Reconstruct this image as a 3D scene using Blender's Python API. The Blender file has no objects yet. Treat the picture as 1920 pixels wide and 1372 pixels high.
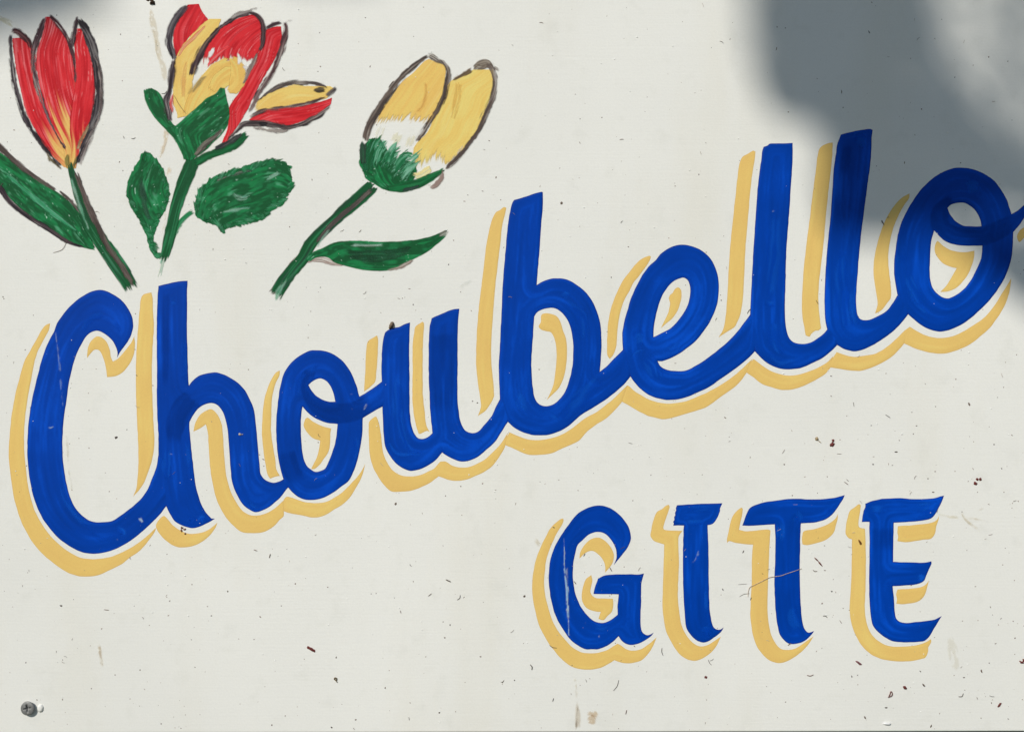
import bpy, math, random
import numpy as np
from mathutils import Vector
from mathutils.geometry import delaunay_2d_cdt

# ------------------------------------------------------------------ camera, sky, sun
SC = bpy.context.scene
COL = SC.collection
PX = 1.0 / 3000.0                 # one photograph pixel on the board, in metres
ZC = 1.50                         # height of the picture centre above the ground
SUN = Vector((-0.62, -1.0, 0.78)).normalized()      # direction towards the sun

cam_d = bpy.data.cameras.new("camera")
cam = bpy.data.objects.new("camera", cam_d)
COL.objects.link(cam)
cam_d.sensor_width = 36.0
HF = math.radians(25.0)
cam_d.lens = 18.0 / math.tan(HF)
cam_d.clip_start = 0.01
cam_d.clip_end = 500.0
cam.location = (0.0, -(960 * PX) / math.tan(HF), ZC)
cam.rotation_euler = (math.radians(90), 0, 0)
SC.camera = cam

W = bpy.data.worlds.new("World")
SC.world = W
W.use_nodes = True
wn = W.node_tree
sky = wn.nodes.new("ShaderNodeTexSky")
sky.sky_type = 'NISHITA'
sky.sun_disc = False
sky.sun_elevation = math.asin(SUN.z)
sky.sun_rotation = math.atan2(SUN.x, SUN.y)
sky.air_density = 1.0
sky.dust_density = 0.2
sky.ozone_density = 1.0
bg = wn.nodes["Background"]
bg.inputs["Strength"].default_value = 0.075
wn.links.new(sky.outputs[0], bg.inputs["Color"])

sun_d = bpy.data.lights.new("sun", 'SUN')
sun_d.energy = 3.36
sun_d.angle = math.radians(0.53)
sun_d.color = (1.0, 0.96, 0.885)
sun = bpy.data.objects.new("sun", sun_d)
COL.objects.link(sun)
sun.location = (-3, -5, 6)
sun.rotation_euler = SUN.to_track_quat('Z', 'Y').to_euler()

SC.view_settings.view_transform = 'Standard'
SC.view_settings.look = 'None'
SC.view_settings.exposure = 0.0
SC.view_settings.gamma = 1.0
SC.cycles.transparent_max_bounces = 48

rng = random.Random(11)
GAIN = 0.94                        # picture value of a sunlit surface / its base colour

# ------------------------------------------------------------------ small helpers
def lin(c):
    c = np.asarray(c, float) / 255.0
    return np.where(c <= 0.04045, c / 12.92, ((c + 0.055) / 1.055) ** 2.4)

def alb(c):
    return np.clip(lin(c) / GAIN, 0.0, 0.86)

def P3(x, y, h=0.0):
    """photograph pixel on the board face -> sign-local metres (face at y=0, h mm in front)"""
    return ((x - 960) * PX, -h * 0.001, (686 - y) * PX)

def thing(name, label, cat, loc=(0, 0, 0), group=None):
    o = bpy.data.objects.new(name, None)
    o.empty_display_size = 0.05
    COL.objects.link(o)
    o.location = loc
    o["label"] = label
    o["category"] = cat
    if group:
        o["group"] = group
    return o

def mesh_obj(name, verts, faces, mat, parent=None, label=None, smooth=True, col=None, attrs=None):
    me = bpy.data.meshes.new(name)
    me.from_pydata([tuple(map(float, v)) for v in verts], [], [tuple(map(int, f)) for f in faces])
    if col is not None:
        a = me.color_attributes.new("paint", 'FLOAT_COLOR', 'POINT')
        c = np.ones((len(verts), 4), np.float32)
        c[:, :col.shape[1]] = col
        a.data.foreach_set("color", c.ravel())
    for k, v in (attrs or {}).items():
        a = me.attributes.new(k, 'FLOAT', 'POINT')
        a.data.foreach_set("value", np.asarray(v, np.float32))
    if smooth:
        me.polygons.foreach_set("use_smooth", np.ones(len(me.polygons), bool))
    me.materials.append(mat)
    me.update()
    o = bpy.data.objects.new(name, me)
    COL.objects.link(o)
    if parent is not None:
        o.parent = parent
    if label:
        o["label"] = label
    return o

def parse(s):
    pts, cor = [], []
    for tok in s.split():
        c = tok.endswith('c')
        x, y = tok.rstrip('c').split(',')
        pts.append((float(x), float(y)))
        cor.append(c)
    return np.array(pts), cor

def cr_open(p, step=3.0):
    """Catmull-Rom (centripetal) through p, open"""
    p = np.asarray(p, float)
    if len(p) == 2:
        n = max(1, int(np.linalg.norm(p[1] - p[0]) / step))
        t = np.linspace(0, 1, n + 1)[:, None]
        return p[0] * (1 - t) + p[1] * t
    q = np.vstack([2 * p[0] - p[1], p, 2 * p[-1] - p[-2]])
    out = [p[0]]
    for i in range(1, len(q) - 2):
        p0, p1, p2, p3 = q[i - 1], q[i], q[i + 1], q[i + 2]
        t0 = 0.0
        t1 = t0 + max(np.linalg.norm(p1 - p0), 1e-6) ** 0.5
        t2 = t1 + max(np.linalg.norm(p2 - p1), 1e-6) ** 0.5
        t3 = t2 + max(np.linalg.norm(p3 - p2), 1e-6) ** 0.5
        n = max(1, int(np.linalg.norm(p2 - p1) / step + 0.5))
        for k in range(1, n + 1):
            t = t1 + (t2 - t1) * k / n
            a1 = (t1 - t) / (t1 - t0) * p0 + (t - t0) / (t1 - t0) * p1
            a2 = (t2 - t) / (t2 - t1) * p1 + (t - t1) / (t2 - t1) * p2
            a3 = (t3 - t) / (t3 - t2) * p2 + (t - t2) / (t3 - t2) * p3
            b1 = (t2 - t) / (t2 - t0) * a1 + (t - t0) / (t2 - t0) * a2
            b2 = (t3 - t) / (t3 - t1) * a2 + (t - t1) / (t3 - t1) * a3
            out.append((t2 - t) / (t2 - t1) * b1 + (t - t1) / (t2 - t1) * b2)
    return np.array(out)

def loop_from(s, step=3.0):
    p, c = parse(s)
    n = len(p)
    idx = [i for i in range(n) if c[i]]
    if not idx:
        ext = np.vstack([p[-3:], p, p[:4]])
        cu = cr_open(ext, step)
        # cut the part between p[0] and back to p[0]
        a = np.argmin(((cu[:len(cu) // 2] - p[0]) ** 2).sum(1))
        half = len(cu) // 2
        b = half + np.argmin(((cu[half:] - p[0]) ** 2).sum(1))
        return cu[a:b]
    out = []
    for k in range(len(idx)):
        i, j = idx[k], idx[(k + 1) % len(idx)]
        seg = [i]
        while True:
            i = (i + 1) % n
            seg.append(i)
            if i == j:
                break
        out.append(cr_open(p[seg], step)[:-1])
    return np.vstack(out)

def inside(loops, pts):
    x, y = pts[:, 0], pts[:, 1]
    r = np.zeros(len(pts), bool)
    for lp in loops:
        a = lp
        b = np.roll(lp, -1, 0)
        for (x0, y0), (x1, y1) in zip(a, b):
            if y0 == y1:
                continue
            m = ((y0 > y) != (y1 > y)) & (x < (x1 - x0) * (y - y0) / (y1 - y0) + x0)
            r ^= m
    return r

def edge_dist(loops, pts):
    d = np.full(len(pts), 1e9)
    for lp in loops:
        a = lp
        e = np.roll(lp, -1, 0) - a
        l2 = (e ** 2).sum(1) + 1e-9
        for i in range(len(a)):
            t = np.clip(((pts - a[i]) @ e[i]) / l2[i], 0, 1)
            q = a[i] + t[:, None] * e[i]
            d = np.minimum(d, ((pts - q) ** 2).sum(1))
    return np.sqrt(d)

def fill(loops, spacing):
    """triangulate a painted outline (outer loop + holes) with interior points"""
    allp = np.vstack(loops)
    x0, y0 = allp.min(0)
    x1, y1 = allp.max(0)
    gx, gy = np.meshgrid(np.arange(x0, x1, spacing), np.arange(y0, y1, spacing * 0.87))
    gx = gx + (np.arange(gx.shape[0]) % 2)[:, None] * spacing * 0.5
    g = np.column_stack([gx.ravel(), gy.ravel()])
    g = g[inside(loops, g)]
    g = g[edge_dist(loops, g) > spacing * 0.55]
    edges, k = [], 0
    for lp in loops:
        n = len(lp)
        edges += [(k + i, k + (i + 1) % n) for i in range(n)]
        k += n
    vs = [Vector((float(a), float(b))) for a, b in np.vstack([allp, g])]
    ov, oe, of, *_ = delaunay_2d_cdt(vs, edges, [], 0, 1e-4)
    ov = np.array([(v.x, v.y) for v in ov])
    of = np.array([f for f in of if len(f) == 3])
    cen = ov[of].mean(1)
    of = of[inside(loops, cen)]
    # face the viewer (-Y): image y is down
    A, B, Cc = ov[of[:, 0]], ov[of[:, 1]], ov[of[:, 2]]
    cr = (B[:, 0] - A[:, 0]) * (Cc[:, 1] - A[:, 1]) - (B[:, 1] - A[:, 1]) * (Cc[:, 0] - A[:, 0])
    flip = cr > 0
    of[flip] = of[flip][:, ::-1]
    d = edge_dist(loops, ov)
    return ov, of, d

def sm(x, a, b):
    t = np.clip((x - a) / (b - a), 0, 1)
    return t * t * (3 - 2 * t)

def vn(x, y, seed=0):
    """smooth value noise 0..1"""
    x = np.asarray(x, float) + seed * 17.31
    y = np.asarray(y, float) + seed * 5.77
    xi, yi = np.floor(x).astype(np.int64), np.floor(y).astype(np.int64)
    xf, yf = x - xi, y - yi
    def h(a, b):
        n = (a * 374761393 + b * 668265263 + seed * 974711) & 0xFFFFFFFF
        n = ((n ^ (n >> 13)) * 1274126177) & 0xFFFFFFFF
        n = n ^ (n >> 16)
        return (n & 0xFFFF) / 65535.0
    u = xf * xf * (3 - 2 * xf)
    v = yf * yf * (3 - 2 * yf)
    return (h(xi, yi) * (1 - u) + h(xi + 1, yi) * u) * (1 - v) + (h(xi, yi + 1) * (1 - u) + h(xi + 1, yi + 1) * u) * v

def mix(a, b, k):
    a = np.asarray(a, float)
    b = np.asarray(b, float)
    k = np.asarray(k)[..., None]
    return a * (1 - k) + b * k

# ------------------------------------------------------------------ materials
def new_mat(name):
    m = bpy.data.materials.new(name)
    m.use_nodes = True
    nt = m.node_tree
    return m, nt, nt.nodes["Principled BSDF"]

def N(nt, t, **kw):
    n = nt.nodes.new(t)
    for k, v in kw.items():
        setattr(n, k, v)
    return n

def noise(nt, vec, scale, detail=3, rough=0.55):
    n = N(nt, "ShaderNodeTexNoise")
    n.inputs["Scale"].default_value = scale
    n.inputs["Detail"].default_value = detail
    n.inputs["Roughness"].default_value = rough
    if vec is not None:
        nt.links.new(vec, n.inputs["Vector"])
    return n.outputs["Fac"]

def mapping(nt, vec, scale):
    n = N(nt, "ShaderNodeMapping")
    n.inputs["Scale"].default_value = scale
    nt.links.new(vec, n.inputs["Vector"])
    return n.outputs["Vector"]

def ramp(nt, fac, stops):
    n = N(nt, "ShaderNodeValToRGB")
    el = n.color_ramp.elements
    while len(el) < len(stops):
        el.new(0.5)
    for e, (p, c) in zip(el, stops):
        e.position = p
        e.color = (*[float(v) for v in c], 1.0)
    nt.links.new(fac, n.inputs["Fac"])
    return n.outputs["Color"]

def mixcol(nt, a, b, fac, mode='MIX'):
    n = N(nt, "ShaderNodeMix", data_type='RGBA', blend_type=mode)
    for sock, v in ((n.inputs[6], a), (n.inputs[7], b), (n.inputs[0], fac)):
        if hasattr(v, "is_output"):
            nt.links.new(v, sock)
        elif isinstance(v, (int, float)):
            sock.default_value = v
        else:
            sock.default_value = (*[float(q) for q in v], 1.0)
    return n.outputs[2]

def math_n(nt, op, a, b=None, clamp=False):
    n = N(nt, "ShaderNodeMath", operation=op, use_clamp=clamp)
    for i, v in enumerate((a, b)):
        if v is None:
            continue
        if hasattr(v, "is_output"):
            nt.links.new(v, n.inputs[i])
        else:
            n.inputs[i].default_value = v
    return n.outputs[0]

def bump(nt, bsdf, height, dist, strength=1.0):
    b = N(nt, "ShaderNodeBump")
    b.inputs["Strength"].default_value = strength
    b.inputs["Distance"].default_value = dist
    nt.links.new(height, b.inputs["Height"])
    nt.links.new(b.outputs["Normal"], bsdf.inputs["Normal"])

def board_mat():
    m, nt, b = new_mat("white_board_paint")
    tc = N(nt, "ShaderNodeTexCoord").outputs["Object"]
    big = noise(nt, tc, 5.0, 4)
    c1 = ramp(nt, big, [(0.35, alb((226, 225, 219))), (0.68, alb((234, 231, 225)))])
    wash = noise(nt, mapping(nt, tc, (14, 14, 3.0)), 1.0, 5, 0.6)
    c1 = mixcol(nt, c1, alb((219, 214, 198)), math_n(nt, 'MULTIPLY', ramp(nt, wash, [(0.52, (0, 0, 0)), (0.72, (1, 1, 1))]), 0.30))
    spot = noise(nt, tc, 60.0, 3, 0.6)
    c1 = mixcol(nt, c1, alb((214, 213, 205)), math_n(nt, 'MULTIPLY', ramp(nt, spot, [(0.56, (0, 0, 0)), (0.74, (1, 1, 1))]), 0.35))
    fine = noise(nt, tc, 900.0, 2, 0.6)
    c2 = mixcol(nt, c1, ramp(nt, fine, [(0.30, (0.93, 0.93, 0.93)), (0.70, (1.0, 1.0, 1.0))]), 0.55, 'MULTIPLY')
    nt.links.new(c2, b.inputs["Base Color"])
    b.inputs["Roughness"].default_value = 0.5
    b.inputs["Specular IOR Level"].default_value = 0.25
    br = noise(nt, mapping(nt, tc, (22, 22, 750)), 1.0, 3, 0.6)
    or_ = noise(nt, tc, 620.0, 2, 0.5)
    h = math_n(nt, 'ADD', math_n(nt, 'MULTIPLY', br, 0.55), math_n(nt, 'MULTIPLY', or_, 0.45))
    bump(nt, b, h, 0.00012, 1.0)
    return m

def stroke_mat(name, dark, mid, bright, rim, rough, rimw=2.2, spec=0.35, kd=1.0):
    """brushed sign paint: streaks run parallel to the edge of the stroke"""
    m, nt, b = new_mat(name)
    tc = N(nt, "ShaderNodeTexCoord").outputs["Object"]
    at = N(nt, "ShaderNodeAttribute", attribute_name="edge").outputs["Fac"]
    sep = N(nt, "ShaderNodeSeparateXYZ")
    nt.links.new(tc, sep.inputs[0])
    st = N(nt, "ShaderNodeAttribute", attribute_name="streak").outputs["Fac"]
    lo = noise(nt, tc, 16.0, 3, 0.6)
    f = math_n(nt, 'ADD', math_n(nt, 'MULTIPLY', st, 0.55), math_n(nt, 'MULTIPLY', lo, 0.45))
    c = ramp(nt, f, [(0.36, alb(dark)), (0.52, alb(mid)), (0.65, alb(bright))])
    r = N(nt, "ShaderNodeMapRange")
    r.inputs["From Min"].default_value = 0.4
    r.inputs["From Max"].default_value = rimw
    r.inputs["To Min"].default_value = 0.8
    r.inputs["To Max"].default_value = 0.0
    nt.links.new(at, r.inputs["Value"])
    c = mixcol(nt, c, alb(rim), r.outputs[0])
    gr = noise(nt, tc, 1300.0, 1, 0.5)
    c = mixcol(nt, c, ramp(nt, gr, [(0.3, (0.90,) * 3), (0.7, (1.0,) * 3)]), 0.5, 'MULTIPLY')
    nt.links.new(c, b.inputs["Base Color"])
    b.inputs["Roughness"].default_value = rough
    b.inputs["Specular IOR Level"].default_value = spec
    hb = math_n(nt, 'ADD', st, math_n(nt, 'MULTIPLY', noise(nt, tc, 420.0, 2, 0.5), 0.35))
    bump(nt, b, hb, 0.00030 * kd, 1.0)
    return m

def paint_mat(name, rough=0.5, spec=0.3):
    """hand-mixed pigment laid down stroke by stroke (colour and coverage stored on the mesh)"""
    m, nt, b = new_mat(name)
    a = N(nt, "ShaderNodeAttribute", attribute_name="paint")
    tc = N(nt, "ShaderNodeTexCoord").outputs["Object"]
    gr = noise(nt, tc, 1500.0, 2, 0.6)
    c = mixcol(nt, a.outputs["Color"], ramp(nt, gr, [(0.3, (0.86,) * 3), (0.7, (1.0,) * 3)]), 0.6, 'MULTIPLY')
    nt.links.new(c, b.inputs["Base Color"])
    nt.links.new(a.outputs["Alpha"], b.inputs["Alpha"])
    b.inputs["Roughness"].default_value = rough
    b.inputs["Specular IOR Level"].default_value = spec
    bump(nt, b, noise(nt, tc, 700.0, 2), 0.0001, 1.0)
    return m

def plain_mat(name, c, rough=0.6, var=0.3, scale=800.0, metal=0.0, spec=0.3):
    m, nt, b = new_mat(name)
    tc = N(nt, "ShaderNodeTexCoord").outputs["Object"]
    n = noise(nt, tc, scale, 3)
    base = alb(c)
    nt.links.new(ramp(nt, n, [(0.3, base * (1 - var)), (0.7, np.clip(base * (1 + var), 0, 0.9))]), b.inputs["Base Color"])
    b.inputs["Roughness"].default_value = rough
    b.inputs["Metallic"].default_value = metal
    b.inputs["Specular IOR Level"].default_value = spec
    return m

M_BOARD = board_mat()
M_BLUE = stroke_mat("blue_sign_enamel", (0, 56, 150), (0, 62, 166), (4, 78, 198), (24, 42, 122), 0.45, spec=0.07, kd=0.35)  # bright tone: paint streaks, with the brush sheen put into the colour
M_OCHRE = stroke_mat("ochre_sign_enamel", (225, 186, 108), (229, 193, 112), (234, 203, 119), (216, 178, 104), 0.5, rimw=2.0, spec=0.18, kd=0.6)
M_PAINT = paint_mat("flower_paint", 0.55, 0.07)
M_STAIN = paint_mat("water_stain", 0.6, 0.2)

# ------------------------------------------------------------------ the setting
def box(name, x0, x1, y0, y1, z0, z1, mat, parent=None, label=None, bev=0.0):
    import bmesh
    bm = bmesh.new()
    bmesh.ops.create_cube(bm, size=1.0)
    for v in bm.verts:
        v.co = Vector(((x0 + x1) / 2 + v.co.x * (x1 - x0), (y0 + y1) / 2 + v.co.y * (y1 - y0), (z0 + z1) / 2 + v.co.z * (z1 - z0)))
    if bev:
        bmesh.ops.bevel(bm, geom=list(bm.edges), offset=bev, segments=2, profile=0.5, affect='EDGES')
    me = bpy.data.meshes.new(name)
    bm.to_mesh(me)
    bm.free()
    me.materials.append(mat)
    o = bpy.data.objects.new(name, me)
    COL.objects.link(o)
    if parent:
        o.parent = parent
    if label:
        o["label"] = label
    return o

def ground_mat():
    m, nt, b = new_mat("short_grass")
    tc = N(nt, "ShaderNodeTexCoord").outputs["Object"]
    n = noise(nt, tc, 45.0, 6, 0.7)
    g = noise(nt, tc, 0.6, 3)
    c = ramp(nt, n, [(0.3, (0.030, 0.045, 0.016)), (0.7, (0.070, 0.095, 0.036))])
    c = mixcol(nt, c, (0.085, 0.075, 0.05), ramp(nt, g, [(0.5, (0, 0, 0)), (0.62, (1, 1, 1))]))
    nt.links.new(c, b.inputs["Base Color"])
    b.inputs["Roughness"].default_value = 0.95
    bump(nt, b, n, 0.02)
    return m

gv = [(-60, -60, 0), (60, -60, 0), (60, 60, 0), (-60, 60, 0)]
ground = mesh_obj("ground", gv, [(0, 1, 2, 3)], ground_mat(), smooth=False)  # unseen ground sheet, added for its bounce light on the board
ground["kind"] = "structure"

wall = box("wall", -3.2, 3.2, 0.055, 0.30, 0.0, 2.7, plain_mat("dark_render", (84, 84, 80), 0.9, 0.25, 60.0), bev=0.004)
wall["label"] = "dark grey wall showing below the bottom edge of the sign"
wall["category"] = "wall"

# ------------------------------------------------------------------ the sign board
SIGN = thing("sign_board", "white painted board with blue brush lettering, ochre shading and three painted flowers", "sign", (0, 0, ZC))

def panel():
    # the lower edge runs a touch out of level: 1373 at the left, 1370 at the right
    x0, x1 = -420.0, 2330.0
    ztop = -260.0
    def bot(x):
        return 1374.2 - 3.6 * (x / 1920.0)
    th, bv = 15.0, 0.9                       # mm
    ring = [(x0, ztop), (x1, ztop), (x1, bot(x1)), (x0, bot(x0))]
    def shift(k):
        cx, cy = 955.0, 555.0
        return [(x + (k if x < cx else -k), y + (k if y < cy else -k)) for x, y in ring]
    bvp = bv / 1000 / PX
    vs, fs = [], []
    for k, h in ((bvp, 0.0), (bvp * 0.3, -bv * 0.3), (0, -bv), (0, -th + bv), (bvp, -th)):
        vs += [P3(x, y, h) for x, y in shift(k)]
    for r in range(4):
        for i in range(4):
            j = (i + 1) % 4
            fs.append((r * 4 + i, r * 4 + j, (r + 1) * 4 + j, (r + 1) * 4 + i))
    fs.append((3, 2, 1, 0))
    n = 16
    fs.append((n, n + 1, n + 2, n + 3))
    return mesh_obj("panel", vs, fs, M_BOARD, SIGN, smooth=False)
PANEL = panel()
# two battens hold the board off the wall
for bx in (200, 1720):
    x = (bx - 960) * PX
    bt = box("batten", x - 0.02, x + 0.02, 0.0152, 0.0548, (686 - 1300) * PX, (686 + 180) * PX, plain_mat("batten_wood", (150, 120, 85), 0.8, 0.3, 40.0), SIGN, bev=0.002)

# ------------------------------------------------------------------ lettering
def blur(a, n):
    for _ in range(n):
        p = np.pad(a, 1, mode='edge')
        a = (p[:-2, 1:-1] + p[2:, 1:-1] + p[1:-1, :-2] + p[1:-1, 2:] + 2 * p[1:-1, 1:-1]) / 6.0
    return a

def brush_streaks(loops, pts, seed, con=0.08):
    """how much paint the bristles left: noise dragged along the direction of the stroke, 0..1 at each point"""
    st = 2.0
    allp = np.vstack(loops)
    (x0, y0), (x1, y1) = allp.min(0) - 6, allp.max(0) + 6
    xs, ys = np.arange(x0, x1, st), np.arange(y0, y1, st)
    gx, gy = np.meshgrid(xs, ys)
    g = np.column_stack([gx.ravel(), gy.ravel()])
    ins = inside(loops, g)
    d = np.zeros(len(g))
    d[ins] = edge_dist(loops, g[ins])
    d = blur(d.reshape(gx.shape), 2)
    dy, dx = np.gradient(d)
    # structure tensor -> direction along the stroke
    xx, yy, xy = blur(dx * dx, 14), blur(dy * dy, 14), blur(dx * dy, 14)
    th = 0.5 * np.arctan2(2 * xy, xx - yy) + math.pi / 2
    tx, ty = np.cos(th), np.sin(th)
    r = np.random.RandomState(seed + 77)
    n = blur(r.rand(*gx.shape), 1) * 1.0 + 0.9 * blur(r.rand(*gx.shape), 5)
    acc, wsum = n.copy(), np.ones_like(n)
    H, Wd = gx.shape
    for sgn in (1, -1):
        px, py = np.meshgrid(np.arange(Wd, dtype=float), np.arange(H, dtype=float))
        cx, cy = tx * sgn, ty * sgn
        for k in range(26):
            px = np.clip(px + cx, 0, Wd - 1)
            py = np.clip(py + cy, 0, H - 1)
            ix, iy = (px + 0.5).astype(int).clip(0, Wd - 1), (py + 0.5).astype(int).clip(0, H - 1)
            nx, ny = tx[iy, ix], ty[iy, ix]
            f = np.where(nx * cx + ny * cy < 0, -1.0, 1.0)
            cx, cy = nx * f, ny * f
            w = 1.0 - k / 27.0
            acc += n[iy, ix] * w
            wsum += w
    v = acc / wsum
    m = v[ins.reshape(gx.shape)]
    v = np.clip(0.5 + con * (v - m.mean()) / (m.std() + 1e-9), 0, 1)
    fx = np.clip((pts[:, 0] - x0) / st, 0, Wd - 1.001)
    fy = np.clip((pts[:, 1] - y0) / st, 0, H - 1.001)
    i, j = fx.astype(int), fy.astype(int)
    u, w = fx - i, fy - j
    return (v[j, i] * (1 - u) + v[j, i + 1] * u) * (1 - w) + (v[j + 1, i] * (1 - u) + v[j + 1, i + 1] * u) * w

def painted(name, loops_s, mat, parent, h, label=None, spacing=2.7, wob=0.35, seed=0):
    loops = []
    for s in loops_s:
        lp = loop_from(s)
        # a hand-held brush never leaves a perfectly clean edge
        n = np.column_stack([vn(lp[:, 0] / 9, lp[:, 1] / 9, 31 + seed), vn(lp[:, 0] / 9, lp[:, 1] / 9, 57 + seed)]) - 0.5
        lp = lp + n * 2 * wob
        loops.append(lp)
    v, f, d = fill(loops, spacing)
    k = brush_streaks(loops, v, seed, 0.08 if mat is M_BLUE else 0.055)
    hh = 0.03 + (h - 0.03) * sm(d, 0.0, 3.5)
    verts = [P3(x, y, q) for (x, y), q in zip(v, hh)]
    return mesh_obj(name, verts, f, mat, parent, label, attrs={"edge": d, "streak": k})

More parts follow.
